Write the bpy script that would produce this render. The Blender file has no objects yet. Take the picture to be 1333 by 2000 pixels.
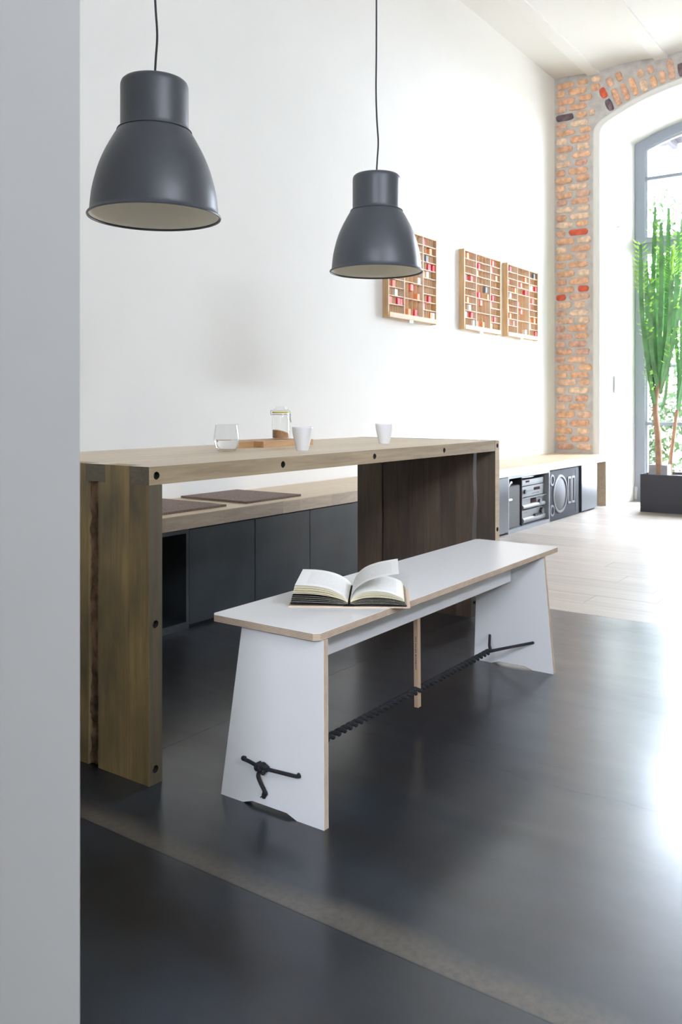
import bpy, bmesh, math, random
from mathutils import Vector, Matrix, noise as mnoise
random.seed(7)
S = bpy.context.scene
COL = S.collection
PI = math.pi

# ------------------------------------------------------------------ camera
cam_d = bpy.data.cameras.new('camera'); cam = bpy.data.objects.new('camera', cam_d); COL.objects.link(cam)
HEAD = math.atan2(1183.5, 1669.0)
cam.location = (0, 0, 0.91)
cam.rotation_euler = (PI / 2, 0, HEAD - PI / 2)
cam_d.sensor_fit = 'VERTICAL'; cam_d.sensor_height = 36; cam_d.sensor_width = 24
cam_d.lens = 1669 * 36 / 2000
cam_d.shift_y = -207 / 2000
cam_d.clip_start = 0.05
cam_d.dof.use_dof = True; cam_d.dof.focus_distance = 2.5; cam_d.dof.aperture_fstop = 8.5
S.camera = cam

# ------------------------------------------------------------------ world, sun, window portals, exposure
w = bpy.data.worlds.new('sky'); S.world = w; w.use_nodes = True
nt = w.node_tree; nt.nodes.clear()
bg = nt.nodes.new('ShaderNodeBackground'); wo = nt.nodes.new('ShaderNodeOutputWorld')
bg.inputs['Color'].default_value = (0.825, 0.89, 1.05, 1); bg.inputs['Strength'].default_value = 80.0
nt.links.new(bg.outputs[0], wo.inputs[0])
sun_d = bpy.data.lights.new('sun', 'SUN'); sun = bpy.data.objects.new('sun', sun_d); COL.objects.link(sun)
sun_d.energy = 25; sun_d.angle = math.radians(0.6); sun_d.color = (1.0, 0.93, 0.82)
sun.rotation_euler = Vector((-0.36, 0.12, -0.92)).to_track_quat('-Z', 'Y').to_euler()
sun.location = (12, 0, 9)


def portal(loc, direction, sx, sy):
    d = bpy.data.lights.new('daylight_portal', 'AREA'); d.shape = 'RECTANGLE'; d.size = sx; d.size_y = sy
    o = bpy.data.objects.new('daylight_portal', d); COL.objects.link(o)
    o.location = loc; o.rotation_euler = Vector(direction).to_track_quat('-Z', 'Z').to_euler()
    d.cycles.is_portal = True
    return o


S.view_settings.view_transform = 'Standard'; S.view_settings.look = 'None'
S.view_settings.exposure = -0.6; S.view_settings.gamma = 1.0; S.view_settings.use_curve_mapping = False
S.cycles.max_bounces = 14; S.cycles.diffuse_bounces = 8; S.cycles.glossy_bounces = 6
S.cycles.transmission_bounces = 10; S.cycles.transparent_max_bounces = 16
S.cycles.caustics_reflective = False; S.cycles.caustics_refractive = False
S.cycles.sample_clamp_indirect = 12
S.cycles.use_denoising = True


# ------------------------------------------------------------------ materials
def M(name):
    m = bpy.data.materials.new(name); m.use_nodes = True
    n = m.node_tree.nodes; b = n['Principled BSDF']
    return m, m.node_tree, n, b


def simple(name, col, rough=0.5, metal=0.0, spec=0.5, bump=0, bscale=200, var=0.0, vscale=8, coat=0):
    m, t, n, b = M(name)
    b.inputs['Base Color'].default_value = (*col, 1); b.inputs['Roughness'].default_value = rough
    b.inputs['Metallic'].default_value = metal; b.inputs['Specular IOR Level'].default_value = spec
    b.inputs['Coat Weight'].default_value = coat
    tc = n.new('ShaderNodeTexCoord')
    if var:
        nz = n.new('ShaderNodeTexNoise'); nz.inputs['Scale'].default_value = vscale; nz.inputs['Detail'].default_value = 5
        t.links.new(tc.outputs['Object'], nz.inputs['Vector'])
        r = n.new('ShaderNodeValToRGB')
        r.color_ramp.elements[0].color = (*[c * (1 - var) for c in col], 1)
        r.color_ramp.elements[1].color = (*[min(1, c * (1 + var)) for c in col], 1)
        r.color_ramp.elements[0].position = .3; r.color_ramp.elements[1].position = .7
        t.links.new(nz.outputs['Fac'], r.inputs['Fac']); t.links.new(r.outputs['Color'], b.inputs['Base Color'])
    if bump:
        nz = n.new('ShaderNodeTexNoise'); nz.inputs['Scale'].default_value = bscale; nz.inputs['Detail'].default_value = 4
        t.links.new(tc.outputs['Object'], nz.inputs['Vector'])
        bp = n.new('ShaderNodeBump'); bp.inputs['Strength'].default_value = bump; bp.inputs['Distance'].default_value = .002
        t.links.new(nz.outputs['Fac'], bp.inputs['Height']); t.links.new(bp.outputs['Normal'], b.inputs['Normal'])
    return m


def wood(name, c_dark, c_light, axis, rough=0.45, stretch=14, scale=9, stain=None, stain_amt=.5, spec=.5, vary=.25, bump=.15):
    """grain runs along axis (0,1,2); optional broad stains; each object shifts its own grain and tone"""
    m, t, n, b = M(name)
    tc = n.new('ShaderNodeTexCoord'); oi = n.new('ShaderNodeObjectInfo')
    mp = n.new('ShaderNodeMapping')
    sc = [scale] * 3; sc[axis] = scale / stretch
    mp.inputs['Scale'].default_value = sc
    mu = n.new('ShaderNodeVectorMath'); mu.operation = 'SCALE'; mu.inputs[0].default_value = (31, 17, 23)
    t.links.new(oi.outputs['Random'], mu.inputs['Scale'])
    t.links.new(tc.outputs['Object'], mp.inputs['Vector']); t.links.new(mu.outputs[0], mp.inputs['Location'])
    n1 = n.new('ShaderNodeTexNoise'); n1.inputs['Scale'].default_value = 6; n1.inputs['Detail'].default_value = 8; n1.inputs['Roughness'].default_value = .65
    n1.inputs['Distortion'].default_value = .6
    t.links.new(mp.outputs[0], n1.inputs['Vector'])
    r = n.new('ShaderNodeValToRGB')
    r.color_ramp.elements[0].color = (*c_dark, 1); r.color_ramp.elements[1].color = (*c_light, 1)
    r.color_ramp.elements[0].position = .3; r.color_ramp.elements[1].position = .72
    t.links.new(n1.outputs['Fac'], r.inputs['Fac'])
    col = r.outputs['Color']
    if stain:
        mp2 = n.new('ShaderNodeMapping'); s2 = [5.0] * 3; s2[axis] = 2.4
        mp2.inputs['Scale'].default_value = s2
        t.links.new(tc.outputs['Object'], mp2.inputs['Vector']); t.links.new(mu.outputs[0], mp2.inputs['Location'])
        n2 = n.new('ShaderNodeTexNoise'); n2.inputs['Scale'].default_value = 1.3; n2.inputs['Detail'].default_value = 4
        t.links.new(mp2.outputs[0], n2.inputs['Vector'])
        r2 = n.new('ShaderNodeValToRGB'); r2.color_ramp.elements[0].position = .42; r2.color_ramp.elements[1].position = .68
        r2.color_ramp.elements[0].color = (0, 0, 0, 1); r2.color_ramp.elements[1].color = (stain_amt,) * 3 + (1,)
        t.links.new(n2.outputs['Fac'], r2.inputs['Fac'])
        mx = n.new('ShaderNodeMix'); mx.data_type = 'RGBA'
        t.links.new(r2.outputs['Color'], mx.inputs[0]); t.links.new(col, mx.inputs[6]); mx.inputs[7].default_value = (*stain, 1)
        col = mx.outputs[2]
    hs = n.new('ShaderNodeHueSaturation')
    mr = n.new('ShaderNodeMapRange'); mr.inputs['To Min'].default_value = 1 - vary; mr.inputs['To Max'].default_value = 1 + vary
    t.links.new(oi.outputs['Random'], mr.inputs['Value']); t.links.new(mr.outputs[0], hs.inputs['Value'])
    t.links.new(col, hs.inputs['Color']); t.links.new(hs.outputs['Color'], b.inputs['Base Color'])
    b.inputs['Roughness'].default_value = rough; b.inputs['Specular IOR Level'].default_value = spec
    bp = n.new('ShaderNodeBump'); bp.inputs['Strength'].default_value = bump; bp.inputs['Distance'].default_value = .001
    t.links.new(n1.outputs['Fac'], bp.inputs['Height']); t.links.new(bp.outputs['Normal'], b.inputs['Normal'])
    return m


def palette(name, cols, rough=.9, bump=.5, bscale=60, mottled=.28):
    """one of several tones per object, with mottling"""
    m, t, n, b = M(name)
    oi = n.new('ShaderNodeObjectInfo'); r = n.new('ShaderNodeValToRGB'); r.color_ramp.interpolation = 'CONSTANT'
    e = r.color_ramp.elements
    while len(e) < len(cols): e.new(.5)
    for i, c in enumerate(cols):
        e[i].position = i / len(cols); e[i].color = (*c, 1)
    t.links.new(oi.outputs['Random'], r.inputs['Fac'])
    tc = n.new('ShaderNodeTexCoord')
    nz = n.new('ShaderNodeTexNoise'); nz.inputs['Scale'].default_value = 26; nz.inputs['Detail'].default_value = 6
    of = n.new('ShaderNodeVectorMath'); of.operation = 'SCALE'; of.inputs[0].default_value = (31, 47, 23); t.links.new(oi.outputs['Random'], of.inputs['Scale'])
    ad = n.new('ShaderNodeVectorMath'); ad.operation = 'ADD'; t.links.new(tc.outputs['Object'], ad.inputs[0]); t.links.new(of.outputs[0], ad.inputs[1])
    t.links.new(ad.outputs[0], nz.inputs['Vector'])
    mr = n.new('ShaderNodeMapRange'); mr.inputs['From Min'].default_value = .3; mr.inputs['From Max'].default_value = .7
    mr.inputs['To Min'].default_value = 1 - mottled; mr.inputs['To Max'].default_value = 1 + mottled
    t.links.new(nz.outputs['Fac'], mr.inputs['Value'])
    hs = n.new('ShaderNodeHueSaturation'); t.links.new(r.outputs['Color'], hs.inputs['Color']); t.links.new(mr.outputs[0], hs.inputs['Value'])
    t.links.new(hs.outputs['Color'], b.inputs['Base Color']); b.inputs['Roughness'].default_value = rough
    n2 = n.new('ShaderNodeTexNoise'); n2.inputs['Scale'].default_value = bscale; n2.inputs['Detail'].default_value = 6
    t.links.new(ad.outputs[0], n2.inputs['Vector'])
    bp = n.new('ShaderNodeBump'); bp.inputs['Strength'].default_value = bump; bp.inputs['Distance'].default_value = .004
    t.links.new(n2.outputs['Fac'], bp.inputs['Height']); t.links.new(bp.outputs['Normal'], b.inputs['Normal'])
    return m


def thin_glass(name, tint=(1, 1, 1), ior=1.45):
    m = bpy.data.materials.new(name); m.use_nodes = True; t = m.node_tree; t.nodes.clear(); n = t.nodes
    o = n.new('ShaderNodeOutputMaterial'); mx = n.new('ShaderNodeMixShader'); f = n.new('ShaderNodeMapRange'); lw = n.new('ShaderNodeLayerWeight'); lw.inputs['Blend'].default_value = .5
    pw_ = n.new('ShaderNodeMath'); pw_.operation = 'POWER'; pw_.inputs[1].default_value = 5 - 2 * (ior - 1.4) * 10 * 0
    t.links.new(lw.outputs['Facing'], pw_.inputs[0]); t.links.new(pw_.outputs[0], f.inputs['Value'])
    f.inputs['To Min'].default_value = ((ior - 1) / (ior + 1)) ** 2; f.inputs['To Max'].default_value = .9
    tr = n.new('ShaderNodeBsdfTransparent'); tr.inputs['Color'].default_value = (*tint, 1)
    gl = n.new('ShaderNodeBsdfGlossy'); gl.inputs['Roughness'].default_value = .02
    t.links.new(f.outputs[0], mx.inputs[0]); t.links.new(tr.outputs[0], mx.inputs[1]); t.links.new(gl.outputs[0], mx.inputs[2]); t.links.new(mx.outputs[0], o.inputs[0])
    return m


def ply(name, axis, period=0.0036, light=(.62, .5, .38), dark=(.33, .23, .15)):
    m, t, n, b = M(name)
    tc = n.new('ShaderNodeTexCoord'); sp = n.new('ShaderNodeSeparateXYZ'); t.links.new(tc.outputs['Object'], sp.inputs[0])
    d = n.new('ShaderNodeMath'); d.operation = 'DIVIDE'; d.inputs[1].default_value = period; t.links.new(sp.outputs[axis], d.inputs[0])
    f = n.new('ShaderNodeMath'); f.operation = 'FRACT'; t.links.new(d.outputs[0], f.inputs[0])
    r = n.new('ShaderNodeValToRGB'); r.color_ramp.elements[0].color = (*light, 1); r.color_ramp.elements[1].color = (*dark, 1)
    r.color_ramp.elements[0].position = .45; r.color_ramp.elements[1].position = .6
    e = r.color_ramp.elements.new(.97); e.color = (*light, 1); e2 = r.color_ramp.elements.new(.88); e2.color = (*dark, 1)
    t.links.new(f.outputs[0], r.inputs['Fac'])
    nz = n.new('ShaderNodeTexNoise'); nz.inputs['Scale'].default_value = 40; t.links.new(tc.outputs['Object'], nz.inputs['Vector'])
    hs = n.new('ShaderNodeHueSaturation'); mr = n.new('ShaderNodeMapRange'); mr.inputs['To Min'].default_value = .8; mr.inputs['To Max'].default_value = 1.2
    t.links.new(nz.outputs['Fac'], mr.inputs['Value']); t.links.new(mr.outputs[0], hs.inputs['Value']); t.links.new(r.outputs['Color'], hs.inputs['Color'])
    t.links.new(hs.outputs['Color'], b.inputs['Base Color']); b.inputs['Roughness'].default_value = .6
    return m


def steel_floor():
    m, t, n, b = M('blackened_steel')
    L = t.links
    tc = n.new('ShaderNodeTexCoord'); sp = n.new('ShaderNodeSeparateXYZ'); L.new(tc.outputs['Object'], sp.inputs[0])

    def noise(scale, detail=6, stretch=(1, 1, 1), rough=.6):
        mp = n.new('ShaderNodeMapping'); mp.inputs['Scale'].default_value = stretch; L.new(tc.outputs['Object'], mp.inputs['Vector'])
        z = n.new('ShaderNodeTexNoise'); z.inputs['Scale'].default_value = scale; z.inputs['Detail'].default_value = detail; z.inputs['Roughness'].default_value = rough
        L.new(mp.outputs[0], z.inputs['Vector']); return z.outputs['Fac']

    def rng(v, a, c, lo=0., hi=1.):
        r = n.new('ShaderNodeMapRange'); r.inputs['From Min'].default_value = a; r.inputs['From Max'].default_value = c
        r.inputs['To Min'].default_value = lo; r.inputs['To Max'].default_value = hi; L.new(v, r.inputs['Value']); return r.outputs[0]

    def math2(op, a, c):
        k = n.new('ShaderNodeMath'); k.operation = op
        for i, v in enumerate((a, c)):
            if isinstance(v, (int, float)): k.inputs[i].default_value = v
            else: L.new(v, k.inputs[i])
        return k.outputs[0]

    def mix(fac, a, c):
        k = n.new('ShaderNodeMix'); k.data_type = 'RGBA'; L.new(fac, k.inputs[0])
        for i, v in ((6, a), (7, c)):
            if isinstance(v, tuple): k.inputs[i].default_value = (*v, 1)
            else: L.new(v, k.inputs[i])
        return k.outputs[2]
    wob = rng(noise(3, 2), .3, .7, -.022, .022)
    x = math2('ADD', sp.outputs[0], wob)
    cloud = rng(noise(2.6, 6, (1, .55, 1)), .38, .66)
    base = mix(cloud, (.004, .0045, .006), (.018, .026, .036))
    # lighter plate area beyond the scale line, brown band beside the joint, thin wavy scale lines
    step = rng(x, 1.70, 1.735)
    base = mix(math2('MULTIPLY', step, .5), base, (.030, .030, .033))
    band = math2('MULTIPLY', rng(sp.outputs[0], 1.207, 1.212), rng(x, 1.285, 1.235))
    band = math2('MULTIPLY', band, rng(noise(70, 3), .25, .6, .45, 1))
    base = mix(band, base, (.085, .072, .058))
    for x0 in (1.97, 2.07):
        ln = math2('MULTIPLY', rng(x, x0, x0 + .005), rng(x, x0 + .012, x0 + .006))
        ln = math2('MULTIPLY', ln, rng(noise(9, 3), .47, .55))
        base = mix(math2('MULTIPLY', ln, .8), base, (.008, .008, .009))
    speck = rng(noise(160, 2), .74, .8)
    base = mix(math2('MULTIPLY', speck, .3), base, (.2, .21, .23))
    L.new(base, b.inputs['Base Color'])
    ro = rng(noise(3.3, 7, (1.6, .5, 1)), .3, .7, .33, .45)
    ro = math2('ADD', ro, math2('MULTIPLY', band, .14))
    L.new(ro, b.inputs['Roughness'])
    L.new(rng(noise(1.7, 5, (1.3, .5, 1)), .3, .7, .4, .95), b.inputs['Coat Weight'])
    b.inputs['IOR'].default_value = 1.47; b.inputs['Coat Weight'].default_value = .8; b.inputs['Coat Roughness'].default_value = .19; b.inputs['Coat IOR'].default_value = 1.42
    bp = n.new('ShaderNodeBump'); bp.inputs['Strength'].default_value = .02; bp.inputs['Distance'].default_value = .004
    L.new(noise(9, 5), bp.inputs['Height']); L.new(bp.outputs['Normal'], b.inputs['Normal'])
    return m


def printed_page():
    m, t, n, b = M('printed_page'); L = t.links
    tc = n.new('ShaderNodeTexCoord'); sp = n.new('ShaderNodeSeparateXYZ'); L.new(tc.outputs['UV'], sp.inputs[0])

    def k(op, a, c=0.):
        q = n.new('ShaderNodeMath'); q.operation = op
        for i, v in enumerate((a, c)):
            if isinstance(v, (int, float)): q.inputs[i].default_value = v
            else: L.new(v, q.inputs[i])
        return q.outputs[0]
    u, v = sp.outputs[0], sp.outputs[1]
    inside = k('MULTIPLY', k('MULTIPLY', k('GREATER_THAN', u, .2), k('LESS_THAN', u, .85)), k('MULTIPLY', k('GREATER_THAN', v, .12), k('LESS_THAN', v, .86)))
    line = k('GREATER_THAN', k('FRACT', k('MULTIPLY', v, 30.)), .5)
    nz = n.new('ShaderNodeTexNoise'); nz.inputs['Scale'].default_value = 1.0; mp = n.new('ShaderNodeMapping'); mp.inputs['Scale'].default_value = (60, 30, 1)
    L.new(tc.outputs['UV'], mp.inputs['Vector']); L.new(mp.outputs[0], nz.inputs['Vector'])
    word = k('GREATER_THAN', nz.outputs['Fac'], .42)
    f = k('MULTIPLY', k('MULTIPLY', inside, line), k('MULTIPLY', word, .22))
    mx = n.new('ShaderNodeMix'); mx.data_type = 'RGBA'; L.new(f, mx.inputs[0])
    mx.inputs[6].default_value = (.86, .85, .81, 1); mx.inputs[7].default_value = (.1, .1, .1, 1)
    L.new(mx.outputs[2], b.inputs['Base Color']); b.inputs['Roughness'].default_value = .8
    b.inputs['Specular IOR Level'].default_value = .2
    return m


def leafmat(name, col, tl):
    m, t, n, b = M(name); b.inputs['Base Color'].default_value = (*col, 1); b.inputs['Roughness'].default_value = .5
    tr = n.new('ShaderNodeBsdfTranslucent'); tr.inputs['Color'].default_value = (*[min(1, c * 1.15) for c in col], 1)
    mx = n.new('ShaderNodeMixShader'); mx.inputs[0].default_value = tl
    o = n['Material Output']; t.links.new(b.outputs[0], mx.inputs[1]); t.links.new(tr.outputs[0], mx.inputs[2]); t.links.new(mx.outputs[0], o.inputs[0])
    return m


m_wall = simple('white_plaster', (.83, .815, .765), .9, spec=.2, bump=.25, bscale=26, var=.012, vscale=3)
m_part = simple('shaded_plaster', (.43, .42, .395), .9, spec=.2, bump=.15, bscale=40)  # partition plaster darkened; its shade is put into the colour
m_ceil = simple('ceiling_paint', (.84, .83, .79), .95, spec=.2, bump=.1, bscale=20)
m_mortar = simple('mortar', (.54, .515, .48), .95, spec=.2, bump=.6, bscale=70, var=.14, vscale=14)
m_brick = palette('old_brick', [(.70, .41, .25), (.75, .47, .30), (.66, .38, .24), (.76, .55, .38), (.71, .43, .26), (.78, .59, .42), (.67, .42, .30), (.73, .49, .34), (.62, .37, .27)])
m_brick_red = simple('red_brick', (.55, .10, .05), .9, bump=.5, bscale=60, var=.25, vscale=20)
m_brick_dark = simple('dark_brick', (.16, .11, .12), .9, bump=.5, bscale=60, var=.4, vscale=20)
m_steelfloor = steel_floor()
m_board = wood('whitewashed_oak', (.37, .32, .27), (.49, .435, .375), 1, rough=.38, stretch=18, scale=5, vary=.07, bump=.06)
m_sub = simple('screed', (.2, .19, .18), .9)
m_tab_lit = wood('table_lit_wood', (.46, .36, .235), (.68, .55, .385), 0, rough=.33, stretch=16, scale=9, vary=.1, bump=.1)  # worn wood, lightened further: the grazing glare is put into the colour
m_tab_leg = wood('table_leg_wood', (.26, .175, .07), (.46, .33, .145), 2, rough=.5, stretch=16, scale=10, stain=(.10, .08, .055), stain_amt=.8, vary=.12, bump=.3)
m_tab_shade = wood('table_shaded_leg_wood', (.07, .048, .032), (.13, .092, .062), 2, rough=.55, stretch=16, scale=10, stain=(.06, .05, .042), stain_amt=.6, vary=.22)  # shaded copy of the leg wood for the far end panel
m_bark = simple('bark', (.17, .10, .055), .95, bump=1.0, bscale=45, var=.75, vscale=26)
m_bolt = simple('bolt_steel', (.10, .095, .09), .45, metal=1)
m_tab_edge = wood('table_front_edge_wood', (.25, .185, .11), (.42, .325, .205), 0, rough=.45, stretch=16, scale=9, vary=0)
m_tab_end = wood('table_end_grain', (.13, .105, .07), (.21, .175, .12), 1, rough=.6, stretch=3, scale=16, vary=.1)
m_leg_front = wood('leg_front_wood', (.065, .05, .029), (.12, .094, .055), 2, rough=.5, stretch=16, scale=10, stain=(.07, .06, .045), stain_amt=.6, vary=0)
m_recess_shade = simple('recess_shade', (.02, .018, .015), .9)  # near-black standing in for shade inside the holes and the far gap
m_wt = wood('worktop_maple', (.52, .395, .255), (.66, .54, .39), 0, rough=.36, stretch=14, scale=7, vary=.05, bump=.05)
m_wt_edge = wood('worktop_edge_maple', (.46, .35, .24), (.62, .5, .36), 0, rough=.45, stretch=6, scale=8, vary=.22, bump=.05)
m_panel = simple('dark_grey_panel', (.036, .042, .046), .33, spec=.5, var=.25, vscale=5)
m_frame_grey = simple('grey_carcass', (.20, .215, .22), .4, var=.08)
m_void = simple('black_interior', (.008, .008, .009), .8)
m_felt = simple('brown_felt', (.22, .17, .145), .98, spec=.1, bump=.9, bscale=240, var=.35, vscale=170)
m_white = simple('white_laminate', (.88, .88, .87), .22, spec=.5)
m_ply_z = ply('plywood_edge', 2, .0034)
m_ply_x = ply('plywood_edge_upright', 0, .0045, light=(.58, .46, .34), dark=(.4, .29, .2))
m_stick = wood('beech_stick', (.42, .29, .19), (.56, .41, .28), 2, rough=.5, stretch=14, scale=20, vary=0)
m_ink = simple('black_print', (.015, .015, .015), .7)


def rope_mat():
    m, t, n, b = M('black_rope'); b.inputs['Base Color'].default_value = (.012, .013, .016, 1); b.inputs['Roughness'].default_value = .75
    tc = n.new('ShaderNodeTexCoord'); wv = n.new('ShaderNodeTexVoronoi'); wv.inputs['Scale'].default_value = 420
    t.links.new(tc.outputs['Object'], wv.inputs['Vector'])
    bp = n.new('ShaderNodeBump'); bp.inputs['Strength'].default_value = .9; bp.inputs['Distance'].default_value = .002
    t.links.new(wv.outputs['Distance'], bp.inputs['Height']); t.links.new(bp.outputs['Normal'], b.inputs['Normal'])
    return m


m_rope = rope_mat()
m_lamp = simple('charcoal_lacquer', (.055, .06, .07), .4, spec=.6, bump=.03, bscale=500)
m_lamp_in = simple('lamp_white_enamel', (.88, .87, .81), .5)
m_cord = simple('black_cord', (.012, .012, .013), .6)
m_ceramic = simple('white_porcelain', (.80, .81, .82), .12, spec=.5, coat=.3)
m_glass = thin_glass('clear_glass', (.985, .99, .985), 1.38)
m_pane = thin_glass('window_glass', (.97, .985, .98), 1.45)
m_water = simple('water', (1, 1, 1), .0)
m_water.node_tree.nodes['Principled BSDF'].inputs['Transmission Weight'].default_value = 1
m_water.node_tree.nodes['Principled BSDF'].inputs['IOR'].default_value = 1.33
m_sugar = simple('brown_sugar', (.40, .215, .10), .9, bump=.8, bscale=420, var=.25, vscale=260)
m_rubber = simple('yellow_rubber_seal', (.62, .55, .02), .5)
m_wire = simple('wire_steel', (.55, .56, .57), .3, metal=1)
m_oak = wood('oak_board', (.40, .225, .10), (.58, .36, .19), 0, rough=.5, stretch=12, scale=10, vary=.04)
m_case = wood('type_case_wood', (.50, .31, .14), (.66, .45, .24), 2, rough=.6, stretch=8, scale=8, stain=(.2, .14, .08), stain_amt=.35, vary=.1)
m_case_l = wood('type_case_strip', (.62, .44, .26), (.76, .58, .38), 0, rough=.6, stretch=8, scale=10, vary=.06)
m_case_f = wood('type_case_divider', (.70, .55, .40), (.82, .68, .52), 2, rough=.6, stretch=8, scale=10, vary=.04)
m_case_b = simple('type_case_back', (.60, .35, .16), .75, var=.2, vscale=30)
BLK = {'red': simple('red_block', (.72, .045, .06), .6), 'pink': simple('salmon_block', (.80, .17, .13), .6),
       'orange': simple('orange_block', (.82, .32, .12), .6), 'white': simple('white_block', (.85, .85, .83), .6),
       'grey': simple('grey_block', (.17, .19, .21), .6)}
m_silver = simple('brushed_silver', (.155, .158, .155), .5, metal=.2)
m_silver_d = simple('silver_dark', (.10, .105, .105), .5, metal=.3)
m_disp = simple('dark_display', (.035, .018, .018), .15)
m_knob = simple('black_knob', (.02, .02, .022), .4)
m_brass = simple('brass', (.7, .52, .25), .3, metal=1)
m_cloth = simple('grey_speaker_cloth', (.115, .115, .11), .9, bump=.8, bscale=500, var=.3, vscale=140)
m_spk = simple('charcoal_speaker_front', (.03, .033, .037), .8, spec=.25, bump=.4, bscale=300)
m_cone = simple('speaker_cone', (.10, .10, .10), .6, spec=.3)
m_spk_rim = simple('speaker_ring', (.16, .165, .17), .5, metal=.2)
m_cable = simple('white_cable', (.8, .8, .8), .4)
m_planter = simple('anthracite_planter', (.042, .042, .05), .5, bump=.2, bscale=240)
m_soil = simple('soil', (.05, .035, .025), 1, bump=1, bscale=60)
m_stone = simple('grey_stone', (.42, .41, .39), .9, bump=.4, bscale=50, var=.15)
m_cactus = simple('cactus_green', (.16, .33, .14), .5, var=.35, vscale=9)
m_leafy = leafmat('cactus_leaf', (.34, .58, .12), .5)
m_trunk = simple('cactus_trunk', (.40, .24, .15), .85, bump=.6, bscale=40, var=.25, vscale=14)
m_tree = leafmat('tree_leaf', (.013, .027, .007), .12)
m_tree.node_tree.nodes['Principled BSDF'].inputs['Specular IOR Level'].default_value = .05
m_treetrunk = simple('tree_trunk', (.2, .14, .1), .9)
m_winframe = simple('window_frame_hazed', (.30, .33, .385), .4, spec=.5)  # dark frame made paler; the window haze is put into the colour
m_winbead = simple('window_bead', (.5, .53, .56), .4)
m_pave = simple('terrace_paving', (.5, .48, .45), .9, var=.15, vscale=2)
m_roof = simple('porch_roof', (.035, .034, .037), .9, spec=.1)
m_ink_cover = simple('book_cover_cream', (.66, .50, .36), .7)
m_page = printed_page()
m_cream = simple('cream_paper', (.80, .74, .55), .85, spec=.2)
m_blackpage = simple('black_page_edge', (.01, .01, .012), .8, spec=.15)
m_switch = simple('switch_plastic', (.72, .73, .74), .35)


# ------------------------------------------------------------------ geometry helpers
def link(name, me, mat, parent=None, loc=(0, 0, 0), rot=None):
    o = bpy.data.objects.new(name, me); COL.objects.link(o)
    if mat is not None:
        for k in (mat if isinstance(mat, (list, tuple)) else [mat]): me.materials.append(k)
    o.location = loc
    if rot: o.rotation_euler = rot
    if parent: o.parent = parent
    return o


def fin(name, bm, mat, parent=None, loc=(0, 0, 0), rot=None, smooth=False, bevel=0, seg=1, ang=35):
    if bevel:
        es = [e for e in bm.edges if len(e.link_faces) == 2 and e.calc_face_angle(0) > .5]
        bmesh.ops.bevel(bm, geom=es, offset=bevel, segments=seg, affect='EDGES', profile=.5, clamp_overlap=True)
    bmesh.ops.recalc_face_normals(bm, faces=bm.faces[:])
    if smooth:
        a = math.radians(ang)
        for f in bm.faces: f.smooth = True
        for e in bm.edges:
            if len(e.link_faces) == 2 and e.calc_face_angle(0) > a: e.smooth = False
    me = bpy.data.meshes.new(name); bm.to_mesh(me); bm.free()
    return link(name, me, mat, parent, loc, rot)


def box(bm, x0, x1, y0, y1, z0, z1):
    v = [bm.verts.new((x, y, z)) for x in (x0, x1) for y in (y0, y1) for z in (z0, z1)]
    for f in ((0, 1, 3, 2), (4, 6, 7, 5), (0, 4, 5, 1), (2, 3, 7, 6), (0, 2, 6, 4), (1, 5, 7, 3)):
        bm.faces.new([v[i] for i in f])
    return v


def B(*a):
    bm = bmesh.new(); box(bm, *a); return bm


def prism(bm, pts, d, axis):
    """closed outline pts (2D), extruded over (d0,d1) along axis"""
    def P(p, q):
        return (q, p[0], p[1]) if axis == 0 else ((p[0], q, p[1]) if axis == 1 else (p[0], p[1], q))
    a = [bm.verts.new(P(p, d[0])) for p in pts]; c = [bm.verts.new(P(p, d[1])) for p in pts]
    bm.faces.new(a); bm.faces.new(c[::-1])
    for i in range(len(pts)):
        j = (i + 1) % len(pts); bm.faces.new((a[i], c[i], c[j], a[j]))


def lathe(bm, prof, n=48, cx=0, cy=0, closed=False):
    rings = []
    for r, z in prof:
        if r < 1e-6: rings.append([bm.verts.new((cx, cy, z))])
        else: rings.append([bm.verts.new((cx + r * math.cos(2 * PI * i / n), cy + r * math.sin(2 * PI * i / n), z)) for i in range(n)])
    pr = list(zip(rings, rings[1:]))
    if closed: pr.append((rings[-1], rings[0]))
    for a, c in pr:
        for i in range(n):
            j = (i + 1) % n
            if len(a) == 1 and len(c) == 1: continue
            if len(a) == 1: bm.faces.new((a[0], c[i], c[j]))
            elif len(c) == 1: bm.faces.new((a[i], a[j], c[0]))
            else: bm.faces.new((a[i], a[j], c[j], c[i]))


def tube(bm, pts, rad, n=8, caps=True, shape=None):
    pts = [Vector(p) for p in pts]
    m = len(pts); rings = []; up = None
    for i, p in enumerate(pts):
        t = (pts[min(i + 1, m - 1)] - pts[max(i - 1, 0)]).normalized()
        if up is None:
            up = t.orthogonal().normalized()
        up = (up - t * up.dot(t))
        up = up.normalized() if up.length > 1e-6 else t.orthogonal().normalized()
        s = t.cross(up)
        r = rad[i] if isinstance(rad, (list, tuple)) else rad
        ring = []
        for k in range(n):
            a = 2 * PI * k / n; f = shape(k, i) if shape else 1
            ring.append(bm.verts.new(p + (up * math.cos(a) + s * math.sin(a)) * r * f))
        rings.append(ring)
    for a, c in zip(rings, rings[1:]):
        for k in range(n):
            l = (k + 1) % n; bm.faces.new((a[k], a[l], c[l], c[k]))
    if caps:
        bm.faces.new(rings[0][::-1]); bm.faces.new(rings[-1])


def cylx(bm, cx, cy, cz, r, axis, d0, d1, n=20):
    e = Vector((1, 0, 0)) if axis == 0 else (Vector((0, 1, 0)) if axis == 1 else Vector((0, 0, 1)))
    c = Vector((cx, cy, cz)); tube(bm, [c + e * d0, c + e * d1], r, n)


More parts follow.
